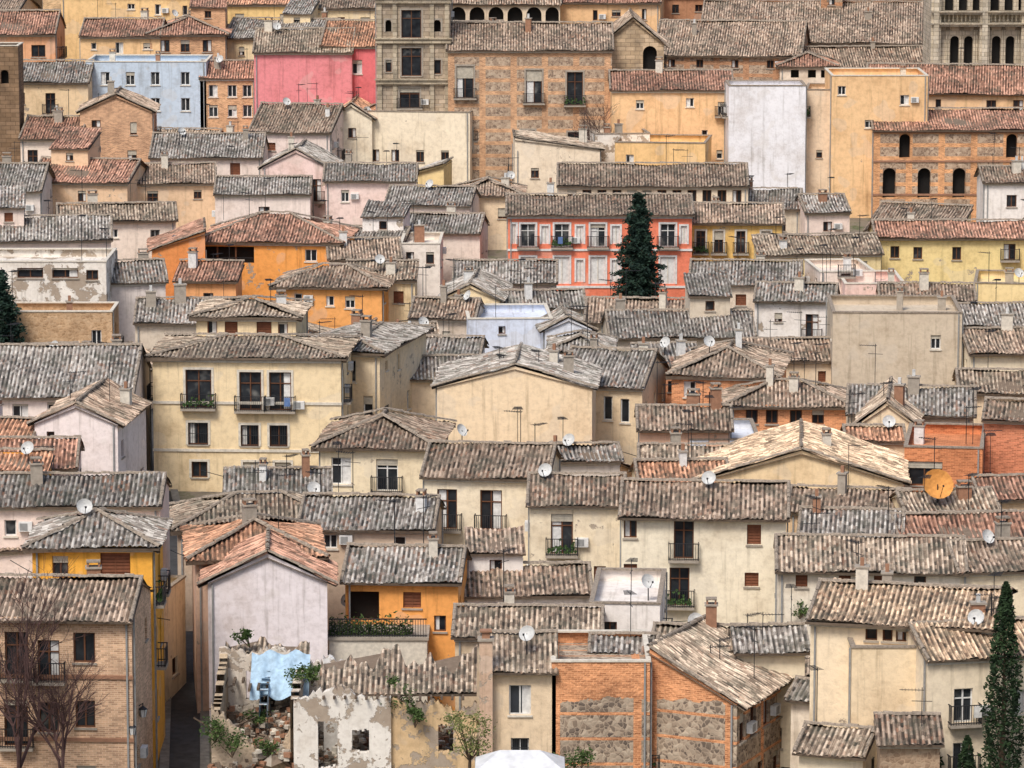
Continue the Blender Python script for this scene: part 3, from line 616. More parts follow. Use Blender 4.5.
# ================================================================= UPPER TOWN
B('light_blue_building',86,206,55,62,160,'flat',C(184,202,220),'g',yaw=0,win=[(x,y,9,13,'w') for x in(105,130,155,185) for y in(72,98)],yv=130,d=9,ant=False)
B('brick_house',200,256,62,78,160,'shed',C(220,176,135),'r',wm='brick',yaw=0,win=[(x,y,9,12,'w') for x in(213,232,247) for y in(85,105)],yv=130)
B('pink_red_house',254,352,30,52,168,'gx',C(226,136,142),'t',yaw=0,win=[(275,105,9,10,'w')],yv=138,side=False,chim=1)
B('pink_red_house',322,386,22,46,166,'gx',C(222,112,118),'o',win=[(357,60,10,14,'w'),(340,62,6,8,'w')],yv=132,yaw=-4)
B('brick_house',150,225,12,34,120,'hip',C(220,174,134),'r',wm='brick',win=[(x,40,9,12,'w') for x in(165,185,207)]); B('stucco_house',225,330,20,38,110,'gx',YC,'g')
B('ochre_house',80,160,20,36,120,'gx',C(234,194,140),'r'); B('ochre_house',-30,55,12,34,120,'gx',C(220,162,118),'r',win=[(10,42,14,12,'k'),(38,45,14,12,'w')])
B('ochre_house',-20,88,62,82,170,'gx',C(236,208,165),'g',yv=124); B('old_stone_tower',-20,18,40,46,200,'flat',C(140,115,90),'g',wm='ashlar',yaw=0,win=[(4,70,8,14,'a')],d=4,ant=False,chim=0)
B('yellow_house',200,300,-12,4,80,'gx',C(246,210,138),'o'); B('yellow_house',60,200,-30,-6,70,'gx',C(242,204,142),'o'); B('ochre_house',300,380,-10,8,90,'gx',YC,'b')
pt,pi_=B('stone_palace_tower',376,450,-120,-60,185,'flat',C(182,168,150),'g',wm='ashlar',trim=STN,frm=WD,yaw=0,win=[(411,10,20,28,'w'),(411,48,20,28,'w'),(409,88,20,20,'b'),(388,60,6,12,'w'),(437,60,7,14,'w'),(437,20,7,12,'a'),(388,20,6,12,'a')],d=9,yv=130,ant=False,chim=0)
pm_=MB(); hw=pi_['W']/2
for u in (-hw+.3,-hw*.5,hw*.5,hw-.3):
    pm_.box(WF,u-.22,u+.22,25,pi_['ze'],.003,.22,0)
for py in (3,43,84,127):
    z=zpix(py,pi_['D']); pm_.box(WF,-hw-.1,hw+.1,z,z+.4,.003,.4,0); pm_.box(WF,-hw-.2,hw+.2,z+.4,z+.52,.003,.55,0)
o=pm_.obj('pilasters_and_cornices',[M['ashlar']],pt); o.color=C(192,180,160)
B('brick_palace',448,612,24,50,188,'gx',C(210,168,132),'b',wm='rubble',trim=STN,frm=WD,yaw=0,win=[(465,66,17,32,'b'),(534,70,16,33,'b'),(575,72,16,33,'b'),(463,128,18,24,'w'),(528,130,14,10,'j'),(575,132,14,12,'j')],d=11,yv=170,side=False,ant=False,pitch=.3,chim=1)
ch=B('baroque_stone_portal',602,664,18,44,178,'gy',C(198,176,146),'b',wm='ashlar',yaw=0,win=[(650,46,14,24,'a')],d=12,yv=95,ant=False,chim=0)
B('arcaded_gallery',446,560,-25,3,95,'gx',C(218,200,172),'b',yaw=0,win=[(x,7,15,19,'a') for x in range(458,556,19)],d=8,yv=30,side=False,ant=False,chim=0)
B('ochre_building',552,660,-20,2,90,'gx',C(224,182,132),'r',yv=30); 
B('convent_building',655,800,22,55,130,'gx',C(190,145,112),'b',wm='rubble',d=14,yv=70,hut=False,win=[(x,60,7,8,'w') for x in(672,700,735,770)])
B('convent_building',700,935,2,42,100,'gx',C(190,142,108),'b',wm='rubble',d=18,yv=60,hut=True,win=[(x,46,7,8,'w') for x in range(720,930,28)])
B('convent_building',790,940,48,66,125,'gx',C(190,145,112),'b',wm='rubble',d=6,hut=False,win=[(x,69,6,7,'k') for x in range(800,935,11)],yv=80)
B('convent_building',640,940,-45,-4,60,'gx',C(180,130,95),'r',d=18)
B('ochre_building',612,732,72,90,205,'gx',C(236,194,142),'r',d=8,yaw=0,win=[(640,100,8,9,'w'),(690,98,8,9,'w'),(722,102,8,14,'b'),(705,130,6,8,'w'),(670,140,7,9,'w'),(720,150,6,9,'w')],yv=168,side=False)
B('white_rendered_building',729,806,78,86,218,'flat',C(226,227,232),'g',wm='smooth',yaw=0,win=[],d=6,yv=214,ant=False,chim=0)
B('beige_rendered_building',806,834,80,90,214,'flat',C(222,200,172),'g',wm='smooth',yaw=-6,win=[(820,150,6,8,'w')],d=7,yv=212,ant=False,chim=0)
B('ochre_building',832,928,66,76,218,'flat',C(234,194,142),'g',yaw=0,win=[(842,86,8,9,'w'),(870,120,9,8,'w'),(905,95,9,10,'w')],yv=210,d=9,ant=False)
B('ochre_building',868,1060,66,92,180,'gx',C(234,194,145),'r',yv=114,d=8)
B('white_house',780,835,52,66,140,'hip',C(228,212,192),'r',win=[(x,70,8,8,'k') for x in(795,812,825)])
B('brick_mudejar_church',874,1064,110,130,222,'gx',C(224,168,120),'r',wm='rubble',yaw=0,win=[(x,134,11,24,'a') for x in(905,1012)]+[(x,168,13,30,'a') for x in(890,925,960,1000)],band=BRK,d=10,yv=210,ant=False,chim=0,side=False)
B('ochre_building',615,705,135,143,225,'flat',C(236,194,130),'g',win=[(630,155,8,9,'w')],yv=180,d=8,ant=False)
B('stucco_house',515,600,138,150,232,'shedr',C(238,222,196),'t',d=7,win=[(535,168,8,10,'w'),(570,168,8,10,'k')],yv=192)
B('white_house',595,650,128,134,215,'flat',C(232,227,218),'g',wm='peel',ant=False)
B('white_house',985,1040,168,182,252,'gx',WH,'b',win=[(1012,195,10,12,'w')])
gt,gi=B('gothic_stone_tower',936,1050,-200,-150,150,'flat',C(202,192,174),'g',wm='ashlar',yaw=0,win=[(x,y,9,30,'a') for x in(958,972,1000,1014) for y in(36,)]+[(x,-12,9,24,'a') for x in(952,966,980,998,1012,1026)],d=10,yv=90,ant=False,chim=0,side=False)
gm=MB(); hw=gi['W']/2; gs=gi['s']; GD=gi['D']
def GU(px): return (px-936)/gs-hw
for x in (938,987,1029):
    u=GU(x); gm.box(WF,u-.5,u+.5,20,gi['ze']+1,.003,.9,0); gm.box(WF,u-.28,u+.28,20,gi['ze']+2,.902,1.25,0)
for py in (14,26,72,79):
    z=zpix(py,GD); gm.box(WF,-hw-.2,hw+.2,z,z+.25,.003,1.0,0); gm.box(WF,-hw-.3,hw+.3,z+.25,z+.38,.003,1.3,0)
for x in (951,965,979,993,1007,1021):
    u=GU(x); 
    for dx in (-.12,.12): gm.box(WF,u+dx-.06,u+dx+.06,zpix(70,GD),zpix(30,GD),.003,.16,0)
    zt=zpix(30,GD); gm.poly([(u-.25,-.17,zt),(u+.25,-.17,zt),(u,-.17,zt+.7)]); gm.poly([(u+.25,-.17,zt),(u+.25,0,zt),(u,0,zt+.7),(u,-.17,zt+.7)]); gm.poly([(u-.25,0,zt),(u-.25,-.17,zt),(u,-.17,zt+.7),(u,0,zt+.7)])
nb=26
for py,h_ in ((25,.85),(78,.5)):
    for k in range(nb):
        u=-hw+.2+k*(2*hw-.4)/nb; z=zpix(py,GD)+.38; gm.box(WF,u,u+.16,z+.003,z+h_,.1,.4,0)
o=gm.obj('buttresses_and_arcading',[M['ashlar']],gt); o.color=C(210,200,182)
# ----------------------------------------------------------------- fillers
def topcheck(px0,px1,D,ytop):
    for a,b,De,yv in EXPL:
        if De>D and b>px0+3 and a<px1-3 and ytop<yv: return False
    return True
PAL=[CR,WH,PW,BG,TN,YC,CR,C(222,210,198),C(218,190,156),C(238,224,202),C(216,166,128),C(234,182,116),C(204,192,172),C(230,214,200),C(198,186,176),C(242,214,150)]
nf=0
for yb in list(range(-150,735,13)):
    D=Dof(yb); s=F/D; px=-90+R.uniform(0,40)
    while px<1110 and nf<300:
        Wm=R.uniform(5,11); w=Wm*s; hs=[R.uniform(5,9),4.2,3.2]; ok=False
        x=xpix(px+w/2,yb,D); dep=R.uniform(5,9.5)
        if not any(x+Wm/2>f[0] and x-Wm/2<f[1] and D+dep>f[2] and D<f[3] for f in FOOT) and not (yb>500 and 150<px+w and px<210) and not(350<yb<=520 and 128<px+w and px<158):
            for h in hs:
                ye=yb-h*s; yr=ye-dep/2*(.36+.15)*s
                if topcheck(px,px+w,D,yr) and not (ye<110 and px+w>925):
                    ty=R.choice(['gx','gx','hip','gx','gy','shed','flat','shedr','shedl'])
                    if ty=='gy': yr=ye-Wm/2*.4*s
                    if ty=='shed': yr=ye-dep*.5*s*.8
                    if ty in('shedr','shedl'): yr=ye-Wm*.3*s
                    B(R.choice(['stucco_house','old_town_house','tiled_house']),px,px+w,yr,ye,yb,ty,R.choice(PAL),R.choice('ggtttbbbrod'),yaw=R.uniform(-26,20),filler=True,wm=R.choice(['stucco']*5+['peel','brick','stone']),d=dep*.8 if ty[:4]=='shed' and ty!='shed' else None,hut=False)
                    nf+=1; ok=True; break
        px+= w+2 if ok else 14
print('fillers',nf)
# ================================================================= TERRAIN
gb=MB(); xs=[-3000,-800,-200]+list(np.linspace(-110,110,23))+[200,800,3000]
ys=[-2500,-300,-60,-20,10,45,60,80,120,150]+list(np.linspace(176,600,60))+[680,900,1500,4000]
for y in ys:
    for x in xs: gb.v.append((x,y,terr(y)))
nx=len(xs)
for j in range(len(ys)-1):
    for i in range(nx-1):
        a=j*nx+i; gb.f.append((a,a+1,a+nx+1,a+nx)); gb.m.append(0); gb.uv+=[(0,0)]*4
m,nt,b=newmat('ground_earth'); tc=N(nt,'ShaderNodeTexCoord'); n=noise(nt,tc.outputs['Object'],.4,8,.7)
nt.links.new(ramp(nt,n,[(.3,(.09,.08,.065)),(.5,(.2,.17,.13)),(.62,(.07,.09,.035)),(.8,(.28,.24,.19))]),b.inputs['Base Color'])
gb.obj('ground',[m])
sb=MB()
pts=[(184,900),(184,800),(185,740),(186,690),(184,640),(178,590),(172,540),(160,500),(146,450),(142,380)]
P=[(xpix(a,b_,Dof(b_)),Dof(b_)) for a,b_ in pts]
for i in range(len(P)-1):
    (xa,ya_),(xb,yb_)=P[i],P[i+1]
    n=10
    for k in range(n):
        t0,t1=k/n,(k+1)/n; X0=xa+(xb-xa)*t0;X1=xa+(xb-xa)*t1;Y0=ya_+(yb_-ya_)*t0;Y1=ya_+(yb_-ya_)*t1
        for u0,u1,dz,mm in ((-.8,.8,.03,0),(-1.3,-.8,.14,1),(.8,1.3,.14,1)):
            sb.poly([(X0+u0,Y0,terr(Y0)+dz),(X0+u1,Y0,terr(Y0)+dz),(X1+u1,Y1,terr(Y1)+dz),(X1+u0,Y1,terr(Y1)+dz)],mat=mm)
sb.obj('narrow_street',[mk_plain('asphalt',(.06,.06,.062,1),.8,.4,2),mk_plain('granite_pavement',(.22,.21,.19,1),.8,.4,2)])
# ================================================================= VEGETATION
def mk_leaf(name,a,b_):
    m,nt,bs=newmat(name); tc=N(nt,'ShaderNodeTexCoord'); n=noise(nt,tc.outputs['Object'],1.6,3)
    nt.links.new(ramp(nt,n,[(.35,a),(.65,b_)]),bs.inputs['Base Color']); return m
bark=mk_plain('bark',(.11,.075,.05,1),.9,.5,6)
LF=mk_leaf('conifer_needles',(.010,.024,.020),(.026,.054,.034)); LC=mk_leaf('cypress_leaf',(.010,.022,.010),(.035,.065,.024)); LG=mk_leaf('shrub_leaf',(.03,.06,.015),(.10,.15,.045))
def tube(mb,p,q,r0,r1,mat=0,n=6):
    p=Vector(p);q=Vector(q);d=(q-p).normalized(); s=d.orthogonal().normalized(); t=d.cross(s)
    A=[p+(s*math.cos(2*math.pi*k/n)+t*math.sin(2*math.pi*k/n))*r0 for k in range(n)]; Bq=[q+(s*math.cos(2*math.pi*k/n)+t*math.sin(2*math.pi*k/n))*r1 for k in range(n)]
    for k in range(n): mb.poly([A[k],A[(k+1)%n],Bq[(k+1)%n],Bq[k]],mat=mat)
def leaf(mb,c,s,mat=1,droop=0):
    a=Vector((R.gauss(0,1),R.gauss(0,1),R.gauss(0,.6))).normalized(); b_=a.cross(Vector((R.gauss(0,1),R.gauss(0,1),R.gauss(0,1)))).normalized()
    c=Vector(c); mb.poly([c-a*s,c-b_*s*.45,c+a*s,c+b_*s*.45],mat=mat)
def conifer(px,yb,ytop,wpx,name='pine_tree'):
    D=Dof(yb); s=F/D; x=xpix(px,yb,D); z0=terr(D); H=zpix(ytop,D)-z0; rad=wpx/s/2
    mb=MB(); tube(mb,(0,0,-.5),(0,0,H*.97),.24,.03)
    nl=34
    for l in range(nl):
        t=l/nl; z=H*(.06+.92*t); r=rad*(1-t)**.8*(.7+.5*R.random())+.15
        nb=13 if t<.8 else 7
        for k in range(nb):
            a=R.uniform(0,6.28); rr=r*R.uniform(.55,1.15)
            e=Vector((math.cos(a)*rr,math.sin(a)*rr,z-rr*.22+.25*R.random())); tube(mb,(0,0,z),e,.04,.01,0,3)
            for q in range(int(22+rr*26)):
                f=R.uniform(.15,1.05); c=Vector((0,0,z)).lerp(e,f)+Vector((R.gauss(0,.13),R.gauss(0,.13),R.gauss(-.08,.09)))
                leaf(mb,c,R.uniform(.12,.22))
    o=mb.obj(name,[bark,LF]); o.location=(x,D,z0)
conifer(638,325,188,66)
conifer(2,405,266,74)
def cypress(px,yb,ytop,wpx):
    D=Dof(yb); s=F/D; x=xpix(px,yb,D); z0=terr(D); H=zpix(ytop,D)-z0; rad=wpx/s/2
    mb=MB(); tube(mb,(0,0,-.5),(0,0,H*.9),.18,.03)
    for k in range(5): 
        a=k*1.25; tube(mb,(0,0,.8+k*.9),(math.cos(a)*rad*.5,math.sin(a)*rad*.5,H*.4+k*.8),.06,.02,0,4)
    for l in range(int(H*700)):
        t=R.random(); pr=(math.sin(math.pi*min(1,.12+.88*t)**.8)**.55)*(1-.25*t); 
        a=R.uniform(0,6.28); rr=rad*pr*(.5+.55*math.sqrt(R.random()))*(1+.18*math.sin(a*3+t*22)+.1*math.sin(a*7-t*41))
        leaf(mb,(math.cos(a)*rr,math.sin(a)*rr,.3+H*t),R.uniform(.07,.15))
    o=mb.obj('cypress_tree',[bark,LC]); o.location=(x,D,z0)
cypress(1001,835,588,42); cypress(928,835,724,30); cypress(965,850,742,26)
def bare(px,yb,ytop,name='bare_tree',col=(.09,.05,.045,1)):
    D=Dof(yb); s=F/D; x=xpix(px,yb,D); z0=terr(D); H=zpix(ytop,D)-z0; mb=MB()
    def grow(p,d,l,r,n):
        q=p+d*l; tube(mb,p,q,r,r*.68,0,5 if n>2 else 3)
        if n==0: return
        for k in range(3 if n>1 else 4):
            nd=(d+Vector((R.gauss(0,.42),R.gauss(0,.42),R.gauss(.12,.25)))).normalized(); grow(q if k else p.lerp(q,.7),nd,l*R.uniform(.62,.86),r*.62,n-1)
    grow(Vector((0,0,-.3)),Vector((.03,0,1)),H*.30,.17,6)
    o=mb.obj(name,[mk_plain('twig',col,.9,.4,4)]); o.location=(x,D,z0)
bare(18,838,590); bare(62,842,650); bare(158,262,200); bare(600,205,110)
def shrub(px,py,D,r,n=500,name='shrub',zz=None):
    mb=MB(); x=xpix(px,py,D); z=zpix(py,D)
    cl=[(R.gauss(0,r*.5),R.gauss(0,r*.4),R.uniform(0,r*.9)) for _ in range(7)]
    for c in cl: tube(mb,(0,0,-.4),c,.03,.01,0,3)
    for _ in range(n):
        c=R.choice(cl); leaf(mb,(c[0]+R.gauss(0,r*.22),c[1]+R.gauss(0,r*.22),c[2]+R.gauss(0,r*.2)),R.uniform(.05,.12))
    o=mb.obj(name,[bark,LG]); o.location=(x,D,z)
# ================================================================= RUIN
Dr=Dof(805)
re=bpy.data.objects.new('ruined_house',None); bpy.context.collection.objects.link(re); X0=xpix(345,700,Dr); re.location=(X0,Dr,0); sr=F/Dr
def RX(px): return (px-345)/sr
def ZP(py,dp=0): return zpix(py,Dr+dp)
def jag(px0,px1,tops,yd,col,wm='peel',th=.45,zb=None,holes=()):
    mb=MB(); n=len(tops)-1; zb=zb if zb is not None else terr(Dr)-2
    sub=10; us=[];zs=[]
    for i in range(n):
        for k in range(sub):
            f=k/sub; us.append(RX(px0+(px1-px0)*(i+f)/n)); zs.append(ZP(tops[i]+(tops[i+1]-tops[i])*f+R.uniform(-3,3),yd))
    us.append(RX(px1)); zs.append(ZP(tops[-1],yd))
    for i in range(len(us)-1):
        a,b_,za,zc=us[i],us[i+1],zs[i],zs[i+1]; m_=(a+b_)/2
        hh=[h for h in holes if RX(h[0])<m_<RX(h[1])]
        if hh:
            h0,h1=ZP(hh[0][3],yd)+R.uniform(-.08,.08),ZP(hh[0][2],yd)+R.uniform(-.08,.08)
            mb.poly([(a,yd,zb),(b_,yd,zb),(b_,yd,h0),(a,yd,h0)],[(a,zb),(b_,zb),(b_,h0),(a,h0)])
            mb.poly([(a,yd,h0),(b_,yd,h0),(b_,yd+th,h0),(a,yd+th,h0)],[(a,h0)]*4)
            mb.poly([(a,yd,h1),(b_,yd,h1),(b_,yd,zc),(a,yd,za)],[(a,h1),(b_,h1),(b_,zc),(a,za)])
        else: mb.poly([(a,yd,zb),(b_,yd,zb),(b_,yd,zc),(a,yd,za)],[(a,zb),(b_,zb),(b_,zc),(a,za)])
        mb.poly([(a,yd,za),(b_,yd,zc),(b_,yd+th,zc),(a,yd+th,za)],[(a,za),(b_,zc),(b_,zc+th),(a,za+th)])
        if not hh: mb.poly([(b_,yd+th,zb),(a,yd+th,zb),(a,yd+th,za),(b_,yd+th,zc)],[(b_,zb),(a,zb),(a,za),(b_,zc)])
    for u,z,sg in ((us[0],zs[0],1),(us[-1],zs[-1],-1)):
        q=[(u,yd+th,zb),(u,yd,zb),(u,yd,z),(u,yd+th,z)]; mb.poly(q[::sg],[(0,zb),(th,zb),(th,z),(0,z)])
    o=mb.obj('broken_wall',[M[wm]],re); o.color=col
def crosswall(px,y0,y1,t0,t1,col,wm='peel'):
    mb=MB(); n=14; x=RX(px); zb=terr(Dr)-2
    for i in range(n):
        a=y0+(y1-y0)*i/n; b_=y0+(y1-y0)*(i+1)/n; za=t0+(t1-t0)*i/n+R.uniform(-.2,.2); zc=za+R.uniform(-.15,.15)
        for xx,sg in ((x,1),(x+.4,-1)):
            q=[(xx,b_,zb),(xx,a,zb),(xx,a,za),(xx,b_,zc)]; mb.poly(q[::sg],[(b_,zb),(a,zb),(a,za),(b_,zc)][::sg])
        mb.poly([(x,a,za),(x+.4,a,za),(x+.4,b_,zc),(x,b_,zc)],[(0,a),(.4,a),(.4,b_),(0,b_)])
    o=mb.obj('party_wall',[M[wm]],re); o.color=col
jag(292,392,[702,692,688,700,696],0,C(236,230,220),holes=((318,336,722,768),(352,370,730,752))); jag(392,480,[696,706,700,712,704],.3,C(222,192,150),holes=((440,456,725,752),))
jag(205,292,[706,724,748,758,722],1.6,C(216,196,170),wm='stone'); jag(205,330,[648,654,648,662,668],7.5,C(232,222,208),holes=((232,246,672,700),(286,300,676,700))); jag(318,362,[658,662,672],5,C(236,234,230))
crosswall(206,1.6,7.5,ZP(708,1.6),ZP(655,7.5),C(210,190,160),'stone'); crosswall(252,3.5,7.4,ZP(705,3.5),ZP(662,7.4),C(180,205,225)); crosswall(288,.5,7.4,ZP(700,.5),ZP(664,7.4),C(226,215,198))
rb=MB(); t=.36; c=1/math.sqrt(1+t*t)
patch(rb,(RX(318),.2,ZP(694,.2)),(1,0,0),(0,c,t*c),(480-318)/sr,lambda u:3.3-.6*math.sin(u*1.3)-.7*math.sin(u*3.1)-.4*math.sin(u*7.7))
patch(rb,(RX(210),7.9,ZP(654,7.9)),(1,0,0),(0,c,t*c),(300-210)/sr,lambda u:1.2-.5*math.sin(u*2.3)-.3*math.sin(u*6))
o=rb.obj('remaining_tiles',[M['tile'],DM[EAV],DM[RDG]],re); o.color=TINT['t']
bm=MB()
for k in range(34):
    a=Vector((RX(R.uniform(212,296)),R.uniform(2.2,7),ZP(R.uniform(722,770),3))); d=Vector((R.uniform(-1.8,1.8),R.uniform(-1.2,1.2),R.uniform(-.5,.7))); tube(bm,a,a+d,.05,.045,0,4)
for k in range(9): 
    x=RX(212+k*9); bm.box(WF,x,x+.13,ZP(690,5),ZP(690,5)+.16,-7.3,-4.3-R.uniform(0,2.4),0)
for k in range(14):
    x=RX(322+k*11); bm.box(WF,x,x+.12,ZP(696,0)-.1,ZP(696,0)+.03,-.1,.35+R.uniform(-.1,.2),0)
bm.obj('fallen_beams',[mk_plain('old_timber',(.15,.11,.08,1),.9,.5,5)],re)
db=MB()
for k in range(2200):
    u_=R.uniform(206,478); p=Vector((RX(u_),R.uniform(.7,7.3),0)); p.z=ZP(757,2)-1.2+R.random()*.9+.28*p.y*(1 if u_<300 else .3)+.5*math.sin(p.x*1.3)+.3*math.sin(p.y*2); s_=R.uniform(.06,.24); db.box(((p.x,p.y,p.z),(math.cos(k),math.sin(k),0),(math.sin(k),-math.cos(k),0)),0,s_*1.5,0,s_,0,s_*1.2,k%4)
db.box(WF,RX(206),RX(480),terr(Dr)-2,ZP(760,2)-1.1,-7.4,-.5,1)
gn=18
for j in range(gn):
    for i in range(gn):
        q=[]
        for (ii,jj) in ((i,j),(i+1,j),(i+1,j+1),(i,j+1)):
            x_=RX(208)+(RX(478)-RX(208))*ii/gn; y_=.6+6.7*jj/gn
            q.append((x_,y_,ZP(757,2)-.85+.28*y_*(1 if x_<RX(300) else .3)+.5*math.sin(x_*1.3)+.3*math.sin(y_*2)+.25*math.sin(ii*2.7+jj*3.9)))
        db.poly(q,mat=3 if (i*7+j*5)%3 else 1)
db.obj('rubble_heap',[DM[BRK],DM[STN],DM[PL],DM[EAV]],re)
tb=MB(); nx_=16
for j in range(8):
    for i in range(nx_+1):
        tb.v.append((RX(240+i*62/nx_),7.35-j*.3+.1*math.sin(i*1.7),ZP(653,7.4)-.27*j-.14*math.sin(i*.9+j)+(.0 if j else .05)))
for j in range(7):
    for i in range(nx_): a=j*(nx_+1)+i; tb.f.append((a,a+1,a+nx_+2,a+nx_+1)); tb.m.append(0); tb.uv+=[(0,0)]*4
tb.obj('blue_tarpaulin',[mk_plain('blue_plastic',(.40,.56,.70,1),.6,.35,3)],re,True)
for px,py,dd,r in ((215,735,1,.9),(232,750,.5,.9),(405,705,.6,1.0),(395,690,1.5,.6),(300,684,4,.8),(250,640,7.8,.5),(415,720,-.3,.5),(222,618,16,.5),(312,678,6,.6),(350,676,3,.4),(445,684,2,.4),(270,755,1,.7),(260,720,4,.6)):
    shrub(px,py,Dr+dd,r,450)
shrub(800,612,Dof(690),.5,300); shrub(580,766,Dof(812),.9,600); shrub(580,612,Dof(660),1.0,500)
def smalltree(px,yb,ytop,wpx,col):
    D=Dof(yb); s=F/D; x=xpix(px,yb,D); z0=terr(D); H=zpix(ytop,D)-z0; r=wpx/s/2; mb=MB()
    tube(mb,(0,0,-.3),(.1,0,H*.6),.13,.08)
    for k in range(16):
        a=R.uniform(0,6.28); e=Vector((math.cos(a)*r*R.uniform(.4,1),math.sin(a)*r*R.uniform(.4,1),H*R.uniform(.7,1))); tube(mb,(.1,0,H*.6),e,.04,.01,0,3)
        for q in range(80): leaf(mb,e+Vector((R.gauss(0,.22),R.gauss(0,.22),R.gauss(0,.16))),R.uniform(.05,.11))
    o=mb.obj('broadleaf_tree',[bark,mk_leaf('yellow_green_leaf',(.09,.12,.03),(.26,.26,.1))]); o.location=(x,D,z0)
smalltree(468,835,712,40,0)
# ----------------------------------------------------------------- terrace
te=bpy.data.objects.new('terrace',None); bpy.context.collection.objects.link(te); Dt=Dof(712)-3.2; te.location=(xpix(378,640,Dt),Dt,0)
tm=MB(); hw=50*Dt/F; z=zpix(638,Dt)
tm.box(WF,-hw,hw,terr(Dt)-2,z-.12,-3.1,0,1); tm.box(WF,-hw-.1,hw+.1,z-.117,z+.05,-3.1,.1,2)
for k in np.arange(-hw,hw,.14): tm.box(WF,k,k+.03,z+.05,z+1.0,-.04,-.01,0)
tm.box(WF,-hw,hw,z+1.0,z+1.06,-.06,.01,0); tm.box(WF,-hw,hw,z+.1,z+.15,-.045,-.005,0)
tm.obj('parapet_and_rail',[DM[IR],DM[PL],DM[STN]],te)
tl=MB()
for k in range(1600): leaf(tl,(R.uniform(-hw,hw*.7),R.uniform(.2,.9),z+abs(R.gauss(.3,.35))),R.uniform(.06,.14),0)
tl.obj('potted_plants',[LG],te)
# ----------------------------------------------------------------- chimney, canopy, lamps, dishes, cables
def ent(name,px,py,D):
    e=bpy.data.objects.new(name,None); bpy.context.collection.objects.link(e); e.location=(xpix(px,py,D),D,0); return e
Dc=Dof(803); e=ent('tall_chimney',486,700,Dc); mb=MB(); z=zpix(640,Dc)
mb.box(WF,-.33,.33,terr(Dc)-1,z,-.3,.3,0); mb.box(WF,-.42,.42,z+.003,z+.12,-.4,.4,1); mb.box(WF,-.2,.2,z+.12,z+.45,-.2,.2,2); mb.box(WF,-.3,.3,z+.45,z+.52,-.3,.3,2)
w=mb.obj('shaft',[M['peel'],DM[STN],DM[BRK]],e); w.color=C(215,185,160)
Dc=Dof(850); e=ent('white_canopy',520,760,Dc); mb=MB(); z=zpix(763,Dc); w=46*Dc/F
A=[(-w,-1.3,z-.1),(w,-1.3,z-.1),(w,1.6,z-.1),(-w,1.6,z-.1)]; ap=[(-w*.45,.2,z+.6),(w*.45,.2,z+.6)]
mb.poly([A[0],A[1],ap[1],ap[0]]); mb.poly([A[1],A[2],ap[1]]); mb.poly([A[2],A[3],ap[0],ap[1]]); mb.poly([A[3],A[0],ap[0]])
for i in range(4):
    p,q=A[i],A[(i+1)%4]; n=9
    for k in range(n):
        a=[p[j]+(q[j]-p[j])*k/n for j in range(3)]; b_=[p[j]+(q[j]-p[j])*(k+1)/n for j in range(3)]; m_=[(a[j]+b_[j])/2 for j in range(3)]
        mb.poly([(a[0],a[1],a[2]-.22),(m_[0],m_[1],m_[2]-.34),(b_[0],b_[1],b_[2]-.22),tuple(b_),tuple(a)])
for q in A: tube(mb,(q[0],q[1],terr(Dc)-.2),(q[0],q[1],z-.1),.04,.04,1)
mb.obj('fabric_and_posts',[mk_plain('white_fabric',(.68,.69,.7,1),.8,.25,1.2),DM[ZN]],e)
def lamp(px,py,D):
    e=ent('wall_street_lamp',px,py,D); mb=MB(); z=zpix(py,D)
    tube(mb,(-.7,0,z+.1),(0,0,z+.55),.03,.03,0); tube(mb,(0,0,z+.55),(0,0,z+.4),.03,.03,0)
    for k in range(6):
        a,b_=k*math.pi/3,(k+1)*math.pi/3
        mb.poly([(math.cos(a)*.13,math.sin(a)*.13,z-.15),(math.cos(b_)*.13,math.sin(b_)*.13,z-.15),(math.cos(b_)*.22,math.sin(b_)*.22,z+.25),(math.cos(a)*.22,math.sin(a)*.22,z+.25)],mat=1)
        mb.poly([(math.cos(a)*.25,math.sin(a)*.25,z+.25),(math.cos(b_)*.25,math.sin(b_)*.25,z+.25),(0,0,z+.45)],mat=0)
        tube(mb,(math.cos(a)*.135,math.sin(a)*.135,z-.15),(math.cos(a)*.225,math.sin(a)*.225,z+.25),.015,.015,0,3)
    mb.obj('lantern',[DM[IR],DM[WHT]],e)
lamp(143,714,Dof(795)-1); lamp(132,732,Dof(812)-.5)
Do=Dof(565)-12; e=ent('satellite_dish',938,484,Do); dm=MB(); dish(dm,0,0,zpix(484,Do),.95,RST,.2)
dm.box(WF,-.05,.05,terr(Do),zpix(490,Do),-.3,-.2,IR); dm.obj('dish',DM,e)
for px,py,yb in ((596,644,735),(642,650,760),(563,548,630),(348,600,690),(462,430,560),(250,578,690)):
    D=Dof(yb)-2; e=ent('satellite_dish',px,py,D); dm=MB(); dish(dm,0,0,zpix(py,D),.42); dm.obj('dish',DM,e)
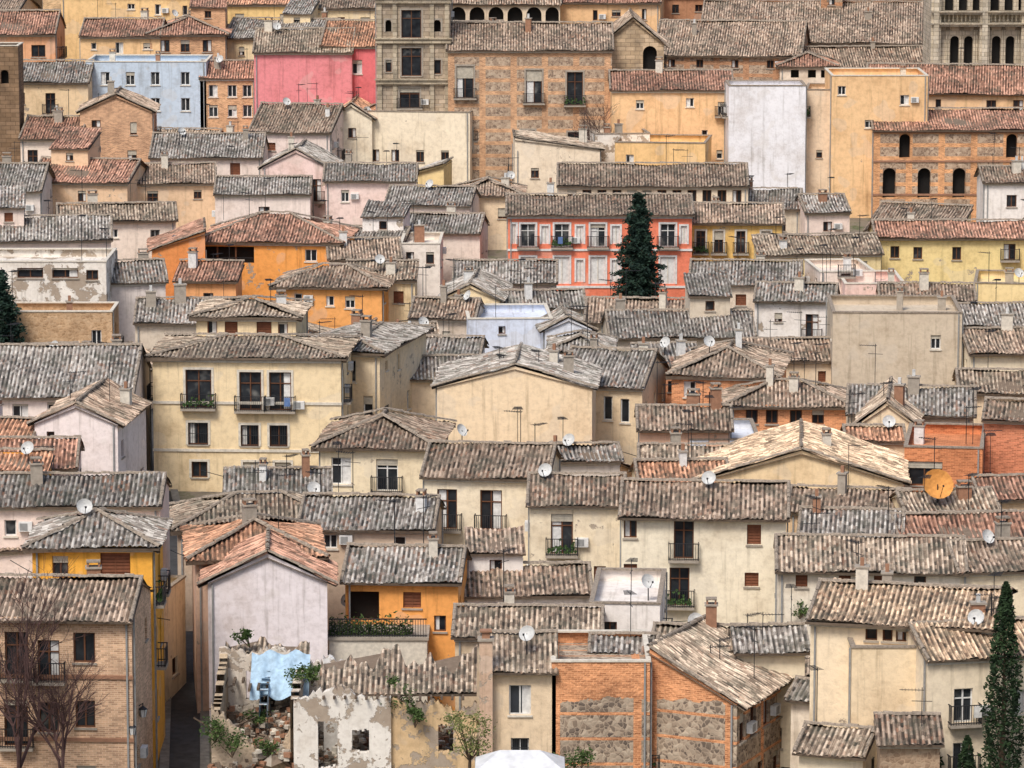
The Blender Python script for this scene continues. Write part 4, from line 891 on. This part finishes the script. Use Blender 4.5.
for (xa,ya,xb,yb_,D0,D1) in ((200,470,435,505,240,236),(560,600,700,620,222,220),(130,520,205,560,226,224),(60,210,200,235,372,368),(690,470,905,462,250,250),(810,600,1000,640,214,206),(330,180,470,200,392,390),(420,540,590,600,232,226),(590,440,740,470,250,248),(10,560,170,620,208,204)):
    mb=MB(); A=Vector((xpix(xa,ya,D0),D0,zpix(ya,D0))); Bv=Vector((xpix(xb,yb_,D1),D1,zpix(yb_,D1))); pr=A
    for k in range(1,17):
        f=k/16; q=A.lerp(Bv,f)-Vector((0,0,.5*4*f*(1-f))); tube(mb,pr,q,.024,.024,0,3); pr=q
    mb.obj('overhead_cable',[DM[IR]])
# ================================================================= CAMERA / LIGHT
cam=bpy.data.cameras.new('Camera'); co=bpy.data.objects.new('Camera',cam); bpy.context.collection.objects.link(co)
co.location=(0,0,HC); co.rotation_euler=(math.radians(90)+PIT,0,0); cam.sensor_width=36; cam.lens=F*36/1024; cam.clip_end=8000; cam.clip_start=1
bpy.context.scene.camera=co
w=bpy.data.worlds.new('World'); bpy.context.scene.world=w; w.use_nodes=True; nt=w.node_tree
sk=nt.nodes.new('ShaderNodeTexSky'); sk.sky_type='NISHITA'; sk.sun_disc=False
EL=math.radians(52); AZ=math.radians(205)
sk.sun_elevation=EL; sk.sun_rotation=AZ; sk.dust_density=3.5; sk.ozone_density=1.0
nt.links.new(sk.outputs[0],nt.nodes['Background'].inputs[0]); nt.nodes['Background'].inputs[1].default_value=.15
sl=bpy.data.lights.new('sun','SUN'); so=bpy.data.objects.new('sun',sl); bpy.context.collection.objects.link(so)
sl.energy=2.6; sl.angle=math.radians(18); sl.color=(1,.96,.9)
d=Vector((math.sin(AZ)*math.cos(EL),math.cos(AZ)*math.cos(EL),math.sin(EL)))
so.rotation_euler=d.to_track_quat('Z','Y').to_euler()
sc=bpy.context.scene; sc.view_settings.view_transform='Standard'; sc.view_settings.look='None'; sc.view_settings.exposure=0
print('verts',sum(len(m.vertices) for m in bpy.data.meshes))
